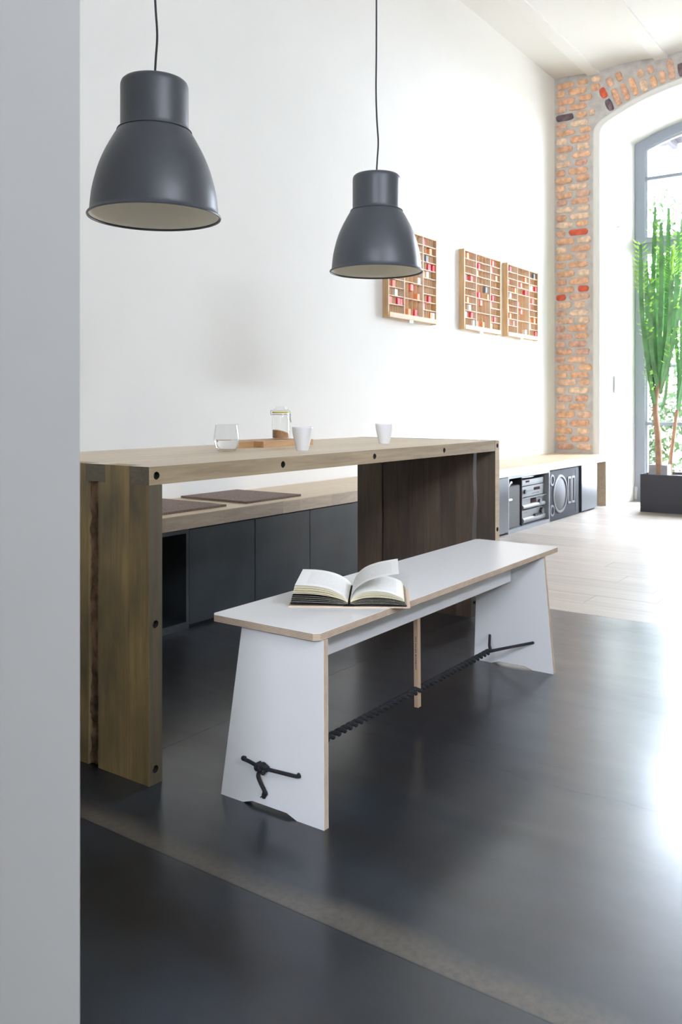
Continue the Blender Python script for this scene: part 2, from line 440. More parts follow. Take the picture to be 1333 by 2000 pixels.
def crv(pts, n):
    """smooth curve through points"""
    P = [Vector(p) for p in pts]; P = [P[0] * 2 - P[1]] + P + [P[-1] * 2 - P[-2]]
    out = []
    for i in range(1, len(P) - 2):
        for k in range(n):
            t = k / n; a, b_, c, d = P[i - 1], P[i], P[i + 1], P[i + 2]
            out.append(.5 * ((2 * b_) + (c - a) * t + (2 * a - 5 * b_ + 4 * c - d) * t * t + (3 * b_ - a - 3 * c + d) * t ** 3))
    out.append(P[-2]); return out


def thing(name, label, cat, loc=(0, 0, 0), rz=0, group=None):
    o = bpy.data.objects.new(name, None); COL.objects.link(o); o.empty_display_size = .05
    o.location = loc; o.rotation_euler = (0, 0, rz); o['label'] = label; o['category'] = cat
    if group: o['group'] = group
    return o


def tag(o, label, cat, group=None, kind=None):
    o['label'] = label; o['category'] = cat
    if group: o['group'] = group
    if kind: o['kind'] = kind
    return o


def struct(o): o['kind'] = 'structure'; return o


def copy_tree(o, loc=None, parent=None):
    c = o.copy(); COL.objects.link(c)
    if parent: c.parent = parent
    if loc is not None: c.location = loc
    for ch in list(o.children): copy_tree(ch, None, c)
    return c


def cut(o, cutters):
    """subtract cylinders (x,y,z,r,axis,d0,d1) from object o"""
    bm = bmesh.new()
    for c in cutters: cylx(bm, *c, n=24)
    bmesh.ops.recalc_face_normals(bm, faces=bm.faces[:])
    me = bpy.data.meshes.new('cutter'); bm.to_mesh(me); bm.free()
    k = bpy.data.objects.new('cutter', me); COL.objects.link(k)
    k.parent = o.parent; k.location = o.location
    md = o.modifiers.new('b', 'BOOLEAN'); md.operation = 'DIFFERENCE'; md.object = k; md.solver = 'EXACT'
    bpy.context.view_layer.update()
    dg = bpy.context.evaluated_depsgraph_get()
    nm = bpy.data.meshes.new_from_object(o.evaluated_get(dg))
    o.modifiers.clear(); old = o.data; o.data = nm
    if len(nm.materials) == 0:
        for m in old.materials: nm.materials.append(m)
    bpy.data.objects.remove(k)


# ------------------------------------------------------------------ room shell
XW, YW, ZC = 7.80, 3.04, 4.02       # window wall, long wall, ceiling
XD = 3.67                            # where steel plates give way to wooden boards
XR, YF = -3.6, -3.6                  # unseen ends of the room

# substrate and floor pieces
floor = struct(fin('floor', B(XR, 8.6, YF, YW + .15, -.10, -.0205), m_sub))
for x0, x1 in ((XR, -1.262), (-1.26, 1.206), (1.208, XD - .002)):
    for y0, y1 in ((-3.6, -2.052), (-2.05, -.802), (-.80, 1.698), (1.70, YW)):
        fin('steel_plate', B(x0 - .0006, x1 + .0006, y0 - .0006, y1 + .0006, -.02, 0), m_steelfloor, floor, bevel=.0004)
x = XD; r_ = random.Random(3)
while x < 8.28:
    xe = min(x + .19, 8.30); y = YF + r_.random() * .8
    cuts = [YF]
    while y < YW - .5:
        cuts.append(y); y += 1.5 + r_.random() * .9
    cuts.append(YW)
    for a, c in zip(cuts, cuts[1:]):
        fin('floor_board', B(x + .0008, xe - .0008, a + .0008, c - .0008, -.02, -.0003 * r_.random()), m_board, floor, bevel=.001)
    x = xe

wall_back = struct(fin('wall_back', B(XR, XW + .4, YW, YW + .15, -.02, ZC + .2), m_wall))

# foreground partition with a splayed end
pw = bmesh.new(); C0 = (.703, .911)
prism(pw, [C0, (.703, YW), (.90, YW), (.90, C0[1] + .30)], (-.02, ZC + .1), 2)
struct(fin('wall_left', pw, m_part, bevel=.004))


def arch(c, hw, R, apex, z0, n=20, fil=.07):
    """outline (y,z) of an opening from left foot over the segmental head to the right foot"""
    zs = apex - (R - math.sqrt(R * R - hw * hw))
    pts = [(c + hw, z0), (c + hw, zs - fil)]
    f = lambda y: apex - (R - math.sqrt(R * R - (y - c) ** 2))
    A, K, D = (c + hw, zs - fil), (c + hw, zs), (c + hw - fil, f(c + hw - fil))
    for k in range(1, 6):
        t = k / 6; pts.append(tuple((1 - t) ** 2 * A[i] + 2 * t * (1 - t) * K[i] + t * t * D[i] for i in (0, 1)))
    for k in range(n + 1):
        y = D[0] + (2 * c - 2 * D[0]) * k / n; pts.append((y, f(y)))
    pts += [(2 * c - p[0], p[1]) for p in pts[:7][::-1]]
    return pts


def wall_with_arches(name, X, sgn, holes, y0, y1, thick, mats):
    """wall at plane x=X facing -sgn; holes: list of (c); builds mortar face, plaster band, splayed reveal, outer face"""
    bm = bmesh.new()
    hs = sorted(holes)
    zt = ZC + .12

    def face(xp, hw, R, apex, mi):
        def quad(a):
            f = bm.faces.new([bm.verts.new((xp, p[0], p[1])) for p in a]); f.material_index = mi
        edge = y0
        for c in hs:
            quad([(edge, -.02), (c - hw, -.02), (c - hw, zt), (edge, zt)]); edge = c + hw
            P = arch(c, hw, R, apex, -.02)
            for a, b in zip(P, P[1:]):
                if abs(a[0] - b[0]) > 1e-6: quad([a, b, (b[0], zt), (a[0], zt)])
        quad([(edge, -.02), (y1, -.02), (y1, zt), (edge, zt)])

    def loft(Pa, xa, Pb, xb, mi):
        A = [bm.verts.new((xa, *p)) for p in Pa]; Bv = [bm.verts.new((xb, *p)) for p in Pb]
        for i in range(len(A) - 1):
            f = bm.faces.new((A[i], A[i + 1], Bv[i + 1], Bv[i])); f.material_index = mi; f.smooth = True
    face(X, 1.062, 2.12, 3.79, 0)
    for c in hs:
        p_out = arch(c, 1.062, 2.12, 3.79, -.02); p_edge = arch(c, 1.055, 2.115, 3.785, -.02)
        p_mid = arch(c, 1.005, 2.072, 3.742, -.02)
        p_in = arch(c, .995, 2.065, 3.735, -.02); p_fr = arch(c, .83, 1.99, 3.594, -.02, fil=.02); p_ex = arch(c, .86, 2.0, 3.62, -.02, fil=.02)
        loft(p_out, X, p_edge, X - sgn * .008, 1); loft(p_edge, X - sgn * .008, p_mid, X - sgn * .008, 1)
        loft(p_mid, X - sgn * .008, p_in, X + sgn * .006, 1)
        loft(p_in, X + sgn * .006, p_fr, X + sgn * .50, 1); loft(p_fr, X + sgn * .50, p_fr, X + sgn * .60, 1)
        loft(p_fr, X + sgn * .60, p_ex, X + sgn * thick, 1)
    face(X + sgn * thick, .86, 2.0, 3.62, 1)
    bmesh.ops.remove_doubles(bm, verts=bm.verts[:], dist=1e-5)
    me = bpy.data.meshes.new(name); bm.to_mesh(me); bm.free()
    return struct(link(name, me, mats))


WC = 1.608
wall_right = wall_with_arches('wall_right', XW, 1, [WC], YF, YW + .15, .75, [m_mortar, m_wall])


def window(name, X, c, sgn=1):
    """arched steel window: frame ring, transom, glazing bars, mullion, beads, panes"""
    root = bpy.data.objects.new(name, None); COL.objects.link(root); root['kind'] = 'structure'; root.location = (X, c, 0)

    def ring(nm, o_, i_, x0, x1, mat):
        bm = bmesh.new(); rows = []
        for P, xx in ((o_, x0), (i_, x0), (i_, x1), (o_, x1)): rows.append([bm.verts.new((xx, *p)) for p in P])
        for a in range(4):
            A, Bv = rows[a], rows[(a + 1) % 4]
            for i in range(len(A) - 1): bm.faces.new((A[i], A[i + 1], Bv[i + 1], Bv[i]))
        for e in (0, -1): bm.faces.new([r[e] for r in rows])
        fin(nm, bm, mat, root, smooth=True)
    o1 = arch(0, .826, 1.99, 3.592, 0, fil=.015); i1 = arch(0, .732, 1.90, 3.50, 0, fil=.015); i2 = arch(0, .712, 1.88, 3.48, 0, fil=.015)
    ring('frame_ring', o1, i1, .0, .07, m_winframe)
    ring('glazing_bead', i1, i2, .02, .05, m_winbead)
    top = lambda y: 3.50 - (1.90 - math.sqrt(1.9 ** 2 - y * y))
    fin('transom', B(-.01, .07, -.732, .732, 2.35, 2.50), m_winframe, root, bevel=.004)
    fin('transom_sill', B(-.06, -.01, -.80, .80, 2.455, 2.50), m_winframe, root, bevel=.004)
    fin('bottom_rail', B(0, .07, -.732, .732, 0, .12), m_winframe, root, bevel=.004)
    fin('mullion', B(0, .07, -.04, .04, .12, 2.35), m_winframe, root, bevel=.004)
    for z in (3.07, 1.83, 1.285, .742): fin('glazing_bar', B(.01, .06, -.73, .73, z - .017, z + .017), m_winframe, root, bevel=.003)
    fin('hinge', B(-.02, -.001, .80, .825, .02, .14), m_winbead, root, bevel=.003)
    for z0, z1 in ((.12, .725), (.759, 1.268), (1.302, 1.813), (1.847, 2.35)):
        for y0, y1 in ((-.73, -.04), (.04, .73)): fin('pane', B(.031, .035, y0, y1, z0, z1), m_pane, root)
    fin('pane', B(.031, .035, -.73, .73, 2.50, 3.053), m_pane, root)
    bm = bmesh.new(); pts = [(-.73, 3.087), (.73, 3.087)] + [(.73 - 1.46 * k / 12, top(.73 - 1.46 * k / 12)) for k in range(13)]
    prism(bm, pts, (.031, .035), 0); fin('pane', bm, m_pane, root)
    return root


window('window_1', 8.30, WC)
portal((8.50, WC, 1.8), (-1, 0, 0), 1.62, 3.5)

# unseen walls; openings added and shaped for the fill daylight they let in
FZ = (3.15, 3.55)
bm = bmesh.new()
box(bm, XR, 8.6, YF - .15, YF, -.02, FZ[0]); box(bm, XR, 8.6, YF - .15, YF, FZ[1], ZC + .2)
FW = [(-.9, 1.9)]
edge = XR
for a, c in FW + [(8.6, 8.6)]:
    box(bm, edge, a, YF - .15, YF, *FZ); edge = c
struct(fin('wall_front', bm, m_wall))
for a, c in FW: portal(((a + c) / 2, YF - .05, sum(FZ) / 2), (0, 1, 0), c - a, FZ[1] - FZ[0])
bm = bmesh.new()
RW = (-2.1, -.9, 2.2, 3.5)
box(bm, XR - .15, XR, YF, RW[0], -.02, ZC + .2); box(bm, XR - .15, XR, RW[1], YW + .15, -.02, ZC + .2)
box(bm, XR - .15, XR, RW[0], RW[1], -.02, RW[2]); box(bm, XR - .15, XR, RW[0], RW[1], RW[3], ZC + .2)
struct(fin('wall_rear', bm, m_wall))
portal((XR - .05, (RW[0] + RW[1]) / 2, (RW[2] + RW[3]) / 2), (1, 0, 0), RW[1] - RW[0], RW[3] - RW[2])

# ceiling: shallow vault caps between plastered beams running along the room
bm = bmesh.new(); BY = [2.665 - .607 * k for k in range(-1, 11)]
prof = []
for a, c in zip(BY, BY[1:]):
    for k in range(8):
        t = k / 8; prof.append((a + (c - a) * t, 3.985 + .03 * (1 - (2 * t - 1) ** 2)))
rows = [[bm.verts.new((xx, y, z)) for y, z in prof] for xx in (XR, XW + .02)]
for i in range(len(prof) - 1):
    f = bm.faces.new((rows[0][i], rows[0][i + 1], rows[1][i + 1], rows[1][i])); f.smooth = True
box(bm, XR, 8.6, YF - .15, YW + .15, 4.10, 4.25)
me = bpy.data.meshes.new('ceiling'); bm.to_mesh(me); bm.free()
ceiling = struct(link('ceiling', me, m_ceil))
for y in BY[1:-1]:
    fin('ceiling_beam', B(XR, XW, y - .055, y + .055, 3.974, 4.03), m_ceil, ceiling, bevel=.004)

# ------------------------------------------------------------------ bricks
rb = random.Random(11)


def brick(cy, cz, w, h, ang=0, mat=None):
    """one worn brick on the window wall, an irregular rounded pillow standing proud of the mortar"""
    n = 14; bm = bmesh.new(); e = 7.0 if w > .12 else 5.0
    ctr = []; d = .007 + rb.random() * .007
    for k in range(n):
        a = 2 * PI * k / n; cx_, sx_ = math.cos(a), math.sin(a)
        q = (abs(cx_) ** e + abs(sx_) ** e) ** (-1 / e)
        q *= 1 + rb.uniform(-.09, .05)
        ctr.append((cx_ * q * w / 2, sx_ * q * h / 2))
    base = [bm.verts.new((.004, *p)) for p in ctr]
    mid = [bm.verts.new((-d * .7, p[0] * .97, p[1] * .95)) for p in ctr]
    top = [bm.verts.new((-d * rb.uniform(.9, 1.15), p[0] * .91, p[1] * .84)) for p in ctr]
    for A, Bv in ((base, mid), (mid, top)):
        for i in range(n):
            j = (i + 1) % n; bm.faces.new((A[i], A[j], Bv[j], Bv[i]))
    bm.faces.new(top)
    if mat is None:
        u = rb.random(); mat = m_brick_dark if u < .012 else (m_brick_red if u < .03 else m_brick)
    return fin('brick', bm, mat, wall_right, (XW, cy, cz), (ang, 0, 0), smooth=True, ang=70)


def pier(ya, yb, z0, z1, limit=None):
    z = z0; row = 0
    while z < z1:
        h = rb.uniform(.054, .066); gap = rb.uniform(.010, .018)
        y = yb - rb.uniform(.0, .012)
        ya_ = ya(z, h) if callable(ya) else ya
        first = rb.uniform(.15, .19) if row % 2 == 0 else rb.uniform(.085, .115)
        w = first
        while y - ya_ > .05:
            ww = min(w, y - ya_ - .004)
            yc, zc = y - ww / 2, z + h / 2
            if limit is None or limit(yc, zc, ww): brick(yc, zc, ww, h, rb.uniform(-.03, .03))
            y -= ww + rb.uniform(.022, .04)
            w = rb.uniform(.17, .2) if w < .13 else rb.uniform(.1, .14)
        z += h + gap; row += 1


ROUT, AOUT = 2.12, 3.79
spring = AOUT - (ROUT - math.sqrt(ROUT ** 2 - 1.062 ** 2))
zc0 = AOUT - ROUT


def left_edge(z, h):
    if z + h < spring - .03: return WC + 1.066
    if z < spring + .06: return WC + 1.04
    return WC + max(.96, min(1.02, math.sqrt(max(0, (ROUT + .3) ** 2 - (z + h - zc0) ** 2)))) + .02


pier(left_edge, YW - .01, .50, 3.94)                                # left pier of the window, up to the ceiling
# radial arch bricks, two headers deep
amax = math.asin(.985 / ROUT)
k = -amax
while k < amax:
    st = rb.uniform(.068, .088) / ROUT
    a = k + st / 2
    r1 = ROUT + .01
    lens = [rb.uniform(.10, .13), rb.uniform(.08, .11), rb.uniform(.07, .1), .08] if rb.random() < .65 else [rb.uniform(.18, .2), rb.uniform(.08, .11), .08]
    for ln in lens:
        rc = r1 + ln / 2; y, z = WC + rc * math.sin(a), zc0 + rc * math.cos(a)
        if z + ln / 2 * abs(math.cos(a)) < 3.972 and abs(y - WC) < .985:
            u = rb.random()
            brick(y, z, st * ROUT - .022, ln, -a, m_brick_dark if u < .12 else (m_brick_red if u < .2 else None))
        r1 += ln + .022
    k += st
pier(WC - 1.5, WC - 1.07, .06, 1.9)                                # pier on the other side, out of frame
# plaster lip where the ceiling meets the brick
# ------------------------------------------------------------------ dining table
TZ = .764
table = thing('dining_table', 'long dining table of thick aged timber boards with bolt holes along its front edge', 'table', (1.40, 1.555, 0))
TT = .044
tb = [(0, .0705, 1), (.0705, .1595, 0), (.1595, .235, 1), (.235, .345, 0), (.345, .435, 1), (.435, .545, 0), (.545, .62, 1), (.62, .703, 0)]
top_objs = []
for a, c, thr in tb:
    top_objs.append(fin('top_board', B(0 if thr else .042, 1.918, a + .0004, c - .0004, TZ - TT, TZ), m_tab_lit, table, bevel=.0012))
HX = [.024, .506, .988, 1.472]
cut(top_objs[0], [(x_, 0, TZ - .022, .0098, 1, -.01, .028) for x_ in HX])
lo = TZ - TT - .0006
legs = []
for pts in ([(0, 0), (.0701, 0), (.0701, lo), (0, lo)],
            [(.0709, 0), (.187, 0), (.1865, .15), (.1885, .35), (.186, .6), (.187, lo), (.1592, lo), (.1592, TZ), (.0709, TZ)],
            [(.226, 0), (.3446, 0), (.3446, TZ), (.2354, TZ), (.2354, lo), (.2262, lo), (.2235, .55), (.2255, .4), (.223, .2)],
            [(.3454, 0), (.4346, 0), (.4346, lo), (.3454, lo)], [(.4354, 0), (.5446, 0), (.5446, TZ), (.4354, TZ)],
            [(.5454, 0), (.6196, 0), (.6196, lo), (.5454, lo)], [(.6204, 0), (.703, 0), (.703, TZ), (.6204, TZ)]):
    bm = bmesh.new(); prism(bm, pts, (0, .0415), 0)
    legs.append(fin('leg_board', bm, m_tab_leg, table, bevel=.0012))
cut(legs[0], [(.021, 0, z_, .0098, 1, -.01, .028) for z_ in (.384, .035)])
def paint(o, axis, val, mat):
    o.data.materials.append(mat); k_ = len(o.data.materials) - 1
    for f in o.data.polygons:
        if f.normal[axis] * val > .9: f.material_index = k_


paint(top_objs[0], 1, -1, m_tab_edge)
for o in top_objs: paint(o, 0, -1, m_tab_end)
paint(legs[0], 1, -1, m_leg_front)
# bark left in the gap of the near end
bm = bmesh.new(); ny, nz_ = 7, 70; g = []
for i in range(nz_ + 1):
    g.append([])
    for j in range(ny + 1):
        y = .186 + .0395 * j / ny; z = .002 + (lo - .004) * i / nz_
        d = .010 + .012 * mnoise.noise(Vector((y * 60, z * 28, 2.0))) + .006 * mnoise.noise(Vector((y * 200, z * 90, 5)))
        g[-1].append(bm.verts.new((max(.003, d), y, z)))
for i in range(nz_):
    for j in range(ny): bm.faces.new((g[i][j], g[i][j + 1], g[i + 1][j + 1], g[i + 1][j]))
bk = [[bm.verts.new((.036, v.co.y, v.co.z)) for v in (r[0], r[-1])] for r in g]
for i in range(nz_):
    bm.faces.new((g[i][0], g[i + 1][0], bk[i + 1][0], bk[i][0])); bm.faces.new((g[i][-1], bk[i][1], bk[i + 1][1], g[i + 1][-1]))
    bm.faces.new((bk[i][0], bk[i + 1][0], bk[i + 1][1], bk[i][1]))
bark = fin('bark_strip', bm, m_bark, table, smooth=True, ang=60); bark['label'] = 'rough brown bark left between two boards'
# far end panel
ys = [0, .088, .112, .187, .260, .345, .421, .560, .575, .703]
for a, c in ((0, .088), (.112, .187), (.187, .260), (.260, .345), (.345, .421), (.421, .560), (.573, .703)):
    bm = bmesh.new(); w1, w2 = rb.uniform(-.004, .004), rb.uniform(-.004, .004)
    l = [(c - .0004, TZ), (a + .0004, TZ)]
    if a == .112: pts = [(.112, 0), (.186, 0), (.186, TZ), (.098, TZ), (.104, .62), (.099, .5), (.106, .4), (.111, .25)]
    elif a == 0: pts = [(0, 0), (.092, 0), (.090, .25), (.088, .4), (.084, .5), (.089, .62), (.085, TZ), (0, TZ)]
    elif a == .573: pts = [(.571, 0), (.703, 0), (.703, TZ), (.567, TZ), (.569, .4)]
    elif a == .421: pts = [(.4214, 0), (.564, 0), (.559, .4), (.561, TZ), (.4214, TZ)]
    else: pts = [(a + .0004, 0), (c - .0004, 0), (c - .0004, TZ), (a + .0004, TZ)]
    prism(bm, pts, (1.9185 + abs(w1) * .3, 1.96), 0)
    o = fin('end_board', bm, [m_tab_shade, m_tab_lit], table, bevel=.0012)
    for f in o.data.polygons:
        if f.normal.y < -.9 and a == 0: f.material_index = 1  # front face takes the lit copy of the wood
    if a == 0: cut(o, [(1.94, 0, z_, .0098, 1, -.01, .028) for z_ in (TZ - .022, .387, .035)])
for x_, z_ in [(h, TZ - .022) for h in HX] + [(.021, .384), (.021, .035), (1.94, TZ - .022), (1.94, .387)]:
    bm = bmesh.new(); cylx(bm, x_, 0, z_, .0055, 1, .012, .027, 12); fin('bolt', bm, m_bolt, table)
    bm = bmesh.new(); cylx(bm, x_, 0, z_, .0096, 1, .026, .0275, 20); fin('bolt_washer', bm, m_recess_shade, table)  # washer coloured black to match the shade in its hole
    bm = bmesh.new(); lathe(bm, [(.0095, 0), (.0097, 0), (.0097, .026), (.0095, .026)], 20, closed=True); bm.transform(Matrix.Translation((x_, .0012, z_)) @ Matrix.Rotation(-PI / 2, 4, 'X')); fin('hole_shade_sleeve', bm, m_recess_shade, table)  # black sleeve paints the shade on the hole wall
fin('gap_shade_strip', B(1.93, 1.955, .562, .569, 0, TZ - .001), m_recess_shade, table)  # dark strip added where the gap is only in shade
bm = bmesh.new(); cylx(bm, 1.945, 0, .062, .006, 1, .08, .118, 12); fin('tie_rod', bm, m_bolt, table)

# ------------------------------------------------------------------ bench
BZ = .416
bench = thing('bench', 'white plywood bench with splayed end panels braced by a twisted black rope', 'bench', (0, 0, 0))


def octo(x0, x1, y0, y1, c):
    return [(x0 + c, y0), (x1 - c, y0), (x1, y0 + c), (x1, y1 - c), (x1 - c, y1), (x0 + c, y1), (x0, y1 - c), (x0, y0 + c)]


bm = bmesh.new(); prism(bm, octo(1.477, 2.888, 1.110, 1.428, .012), (BZ - .016, BZ - .0009), 2)
seat = fin('seat', bm, m_ply_z, bench); seat['label'] = 'plywood seat board with striped edges'
bm = bmesh.new(); prism(bm, octo(1.4775, 2.8875, 1.1105, 1.4275, .012), (BZ - .0009, BZ), 2)
fin('seat_laminate', bm, m_white, seat)


def bench_leg(xb, xt, yb, yt, th, sgn):
    """slanted end panel with a shallow notch at the foot; core + two white faces"""
    zt = BZ - .0165; outs = []
    prof = [(yb[0], 0), (yb[0] + .0745, 0), (yb[0] + .104, .0095), (yb[1] - .097, .0095), (yb[1] - .068, 0), (yb[1], 0), (yt[1], zt), (yt[0], zt)]

    def slab(d0, d1):
        bm = bmesh.new(); A = []; C = []
        for y, z in prof:
            xx = xb + (xt - xb) * z / zt
            A.append(bm.verts.new((xx + d0, y, z))); C.append(bm.verts.new((xx + d1, y, z)))
        bm.faces.new(A); bm.faces.new(C[::-1])
        for i in range(len(A)):
            j = (i + 1) % len(A); bm.faces.new((A[i], C[i], C[j], A[j]))
        return bm
    core = fin('leg', slab(.0008, th - .0008), m_ply_x, bench)
    for d0, d1 in ((0, .0008), (th - .0008, th)): fin('leg_laminate', slab(d0, d1), m_white, core)
    return core


bench_leg(1.472, 1.494, (1.088, 1.389), (1.106, 1.343), .016, 1)
bench_leg(2.781, 2.755, (1.088, 1.385), (1.113, 1.36), .016, 1)
rail = fin('rail', B(1.4995, 2.753, 1.2315, 1.2475, .303, BZ - .0165), m_white, bench)
fin('rail_edge', B(1.51, 2.758, 1.2322, 1.2468, .3020, .3030), m_ply_z, rail)
# rope: two strands from the holes into one twist
RZ = .0955; YC = 1.2395
rope = bpy.data.objects.new('rope', None); COL.objects.link(rope); rope.parent = bench
xa, xc = 1.66, 2.60
for s in (0, 1):
    pts = []
    y_h = 1.321 if s == 0 else 1.158
    n = 640
    for i in range(n + 1):
        xx = xa + (xc - xa) * i / n
        am = .0050 + .0074 * math.exp(-((xx - 2.128) / .017) ** 2)
        ph = 2 * PI * (xx - 2.128) / .05 + s * PI
        pts.append((xx, YC + am * math.cos(ph), RZ + am * math.sin(ph) * (1 - .9 * math.exp(-((xx - 2.128) / .012) ** 2))))
    ye = 1.321 if s == 0 else 1.158
    L0 = [(1.470, ye, .100), (1.49, ye - (ye - YC) * .1, .100), (1.60, YC + (ye - YC) * .28, .098)]
    L1 = [(2.66, YC + (ye - YC) * .35, .0965), (2.775, ye, .0975), (2.80, ye, .0978)]
    bm = bmesh.new(); tube(bm, L0 + pts + L1, [.0047] * 3 + [.0056] * len(pts) + [.0047] * 3, 8); fin('rope_strand', bm, m_rope, rope, smooth=True)
# knot and tails outside the near panel
bm = bmesh.new()
kx = 1.476
tube(bm, crv([(kx, 1.323, .1005), (kx - .006, 1.318, .1005), (kx - .007, 1.30, .0995), (kx - .010, 1.272, .0965), (kx - .012, 1.262, .096)], 6), .0043, 8)
tube(bm, crv([(kx, 1.156, .099), (kx - .006, 1.161, .099), (kx - .007, 1.19, .0975), (kx - .010, 1.236, .0965), (kx - .012, 1.250, .096)], 6), .0043, 8)
tube(bm, crv([(kx - .012, 1.262, .09), (kx - .016, 1.264, .078), (kx - .012, 1.259, .06), (kx - .007, 1.254, .045), (kx - .005, 1.255, .034), (kx - .005, 1.257, .026)], 6),
     [.0046] * 20 + [.005, .0054, .0058, .006, .0062, .0062, .0058, .0052, .0048, .0046, .0040][:11], 8)
tube(bm, crv([(kx - .008, 1.254, .048), (kx - .009, 1.248, .042), (kx - .008, 1.246, .036)], 5), [.0036, .0038, .004, .004, .004, .004, .004, .004, .0038, .0034, .0026], 8)
tube(bm, crv([(kx - .005, 1.258, .031), (kx - .006, 1.264, .027), (kx - .006, 1.266, .0245)], 4), [.0014] * 5 + [.0012, .001, .0008, .0006], 6)
fin('rope_end', bm, m_rope, rope, smooth=True)
bm = bmesh.new(); pts = []
for i in range(121):
    t = 2 * PI * i / 120
    pts.append(Vector((kx - .0125 - .0062 * math.sin(3 * t), 1.2515 + .0046 * (math.sin(t) + 2 * math.sin(2 * t)) * .72, .0965 + .0046 * (math.cos(t) - 2 * math.cos(2 * t)) * .72)))
tube(bm, pts, .0046, 8, caps=False)
box(bm, kx - .018, kx - .005, 1.244, 1.259, .089, .104)
tube(bm, crv([(kx - .006, 1.268, .088), (kx - .016, 1.270, .092), (kx - .017, 1.268, .102), (kx - .008, 1.262, .106)], 6), .0045, 8)
fin('knot', bm, m_rope, rope, smooth=True)
# toggle stick with printed lettering
stick = fin('toggle_stick', B(-.008, .008, -.0065, .0065, -.128, .128), m_stick, bench, (2.1265, YC, .047 + .128), (0, math.radians(-1.0), 0), bevel=.001)
fc = bpy.data.curves.new('lettering', 'FONT'); fc.body = 'NILS HOLGER MOORMANN'; fc.size = .0062; fc.space_character = 1.28
fc.align_x = 'CENTER'; fc.align_y = 'CENTER'; fc.extrude = .00008; fc.offset = .00016; fc.materials.append(m_ink)
tmp = bpy.data.objects.new('lettering', fc); COL.objects.link(tmp); bpy.context.view_layer.update()
tm = bpy.data.meshes.new_from_object(tmp.evaluated_get(bpy.context.evaluated_depsgraph_get()))
bpy.data.objects.remove(tmp); bpy.data.curves.remove(fc)
lt = bpy.data.objects.new('lettering', tm); COL.objects.link(lt); lt.parent = stick
lt.matrix_local = Matrix(((0, 0, -1, -.00812), (0, -1, 0, 0), (-1, 0, 0, .028), (0, 0, 0, 1)))

# ------------------------------------------------------------------ open book
bk_rz = math.atan2(-.253, .16)
book = thing('open_book', 'open hardcover book with one page lifting, lying on the white bench', 'book', (1.7225, 1.197, BZ), bk_rz)
H0, H1 = 0.0, .205


def strip(bm, top_pts, th, y0, y1, uvl=None):
    """curved sheet of thickness th under the line top_pts (x,z), from depth y0 to y1"""
    lowp = [(x_, z_ - th) for x_, z_ in top_pts]
    a = [[bm.verts.new((x_, y, z_)) for x_, z_ in P] for y in (y0, y1) for P in (top_pts, lowp)]
    n = len(top_pts)
    uv = bm.loops.layers.uv.verify()
    for i in range(n - 1):
        f = bm.faces.new((a[0][i], a[0][i + 1], a[2][i + 1], a[2][i]))
        for lp, q in zip(f.loops, ((i, 0), (i + 1, 0), (i + 1, 1), (i, 1))): lp[uv].uv = (q[0] / (n - 1), q[1])
        f2 = bm.faces.new((a[1][i + 1], a[1][i], a[3][i], a[3][i + 1]))
        for lp, q in zip(f2.loops, ((i + 1, 0), (i, 0), (i, 1), (i + 1, 1))): lp[uv].uv = (q[0] / (n - 1), q[1])
        bm.faces.new((a[0][i + 1], a[0][i], a[1][i], a[1][i + 1])); bm.faces.new((a[2][i], a[2][i + 1], a[3][i + 1], a[3][i]))
    bm.faces.new((a[0][0], a[2][0], a[3][0], a[1][0])); bm.faces.new((a[0][-1], a[1][-1], a[3][-1], a[2][-1]))


for s in (-1, 1):
    bm = bmesh.new(); box(bm, *(sorted((s * .014, s * .150))), -.004, .209, 0, .0026); fin('cover', bm, m_ink_cover, book, bevel=.0006)
fin('spine', B(-.013, .013, -.004, .209, 0, .0022), m_ink_cover, book)


fin('gutter_shade', B(-.0135, .0135, .0005, .204, .0023, .011), m_blackpage, book)  # black box stands in for the shade in the hollow at the spine


def prof_side(s, k):
    """page line for side s at stack height k (0 bottom .. 1 top)"""
    if s < 0: top = [(.003, .016), (.016, .0285), (.04, .041), (.07, .049), (.10, .0525), (.134, .053)]
    else: top = [(.003, .016), (.014, .027), (.034, .0365), (.06, .0405), (.09, .038), (.115, .031), (.131, .0235)]
    out = []
    for i, (x_, z_) in enumerate(top):
        ex = x_ * (1 + .09 * (1 - k))
        base = .0035 + .001 * (1 if i else 2)
        out.append((s * ex, base + (z_ - base) * (k if i else .25 + .75 * k)))
    P = crv([(p[0], 0, p[1]) for p in out], 4)
    return [(p.x, p.z) for p in P]


for s in (-1, 1):
    bm = bmesh.new()
    for k in range(5): strip(bm, prof_side(s, .10 + .095 * k), .0036 if k else .003, H0 + .001 * (k % 2), H1)
    b_ = fin('dark_pages', bm, m_blackpage, book, smooth=True); b_['label'] = 'lower pages with black edges'
    bm = bmesh.new()
    for k in range(4): strip(bm, prof_side(s, .15 + .1 * k), .00025, H0 - .0002, H1)
    fin('page_fan', bm, m_cream, book, smooth=True)
    bm = bmesh.new()
    for k, q in enumerate((.58, .66, .73, .80, .86, .91, .955)): strip(bm, prof_side(s, q), .0012 if k % 2 else .0007, H0 + .0006 * (k % 3), H1)
    c_ = fin('cream_pages', bm, m_cream, book, smooth=True); c_['label'] = 'cream pages fanned above the black ones'
    bm = bmesh.new(); strip(bm, prof_side(s, 1.0), .0004, H0 - .001, H1); fin('page', bm, m_page, book, smooth=True)
bm = bmesh.new(); P = crv([(.002, 0, .017), (.012, 0, .040), (.034, 0, .060), (.066, 0, .073), (.098, 0, .080), (.122, 0, .084)], 5)
strip(bm, [(p.x, p.z) for p in P], .0003, H0 - .001, H1); o = fin('page', bm, m_page, book, smooth=True); o['label'] = 'single page lifted off the right half'

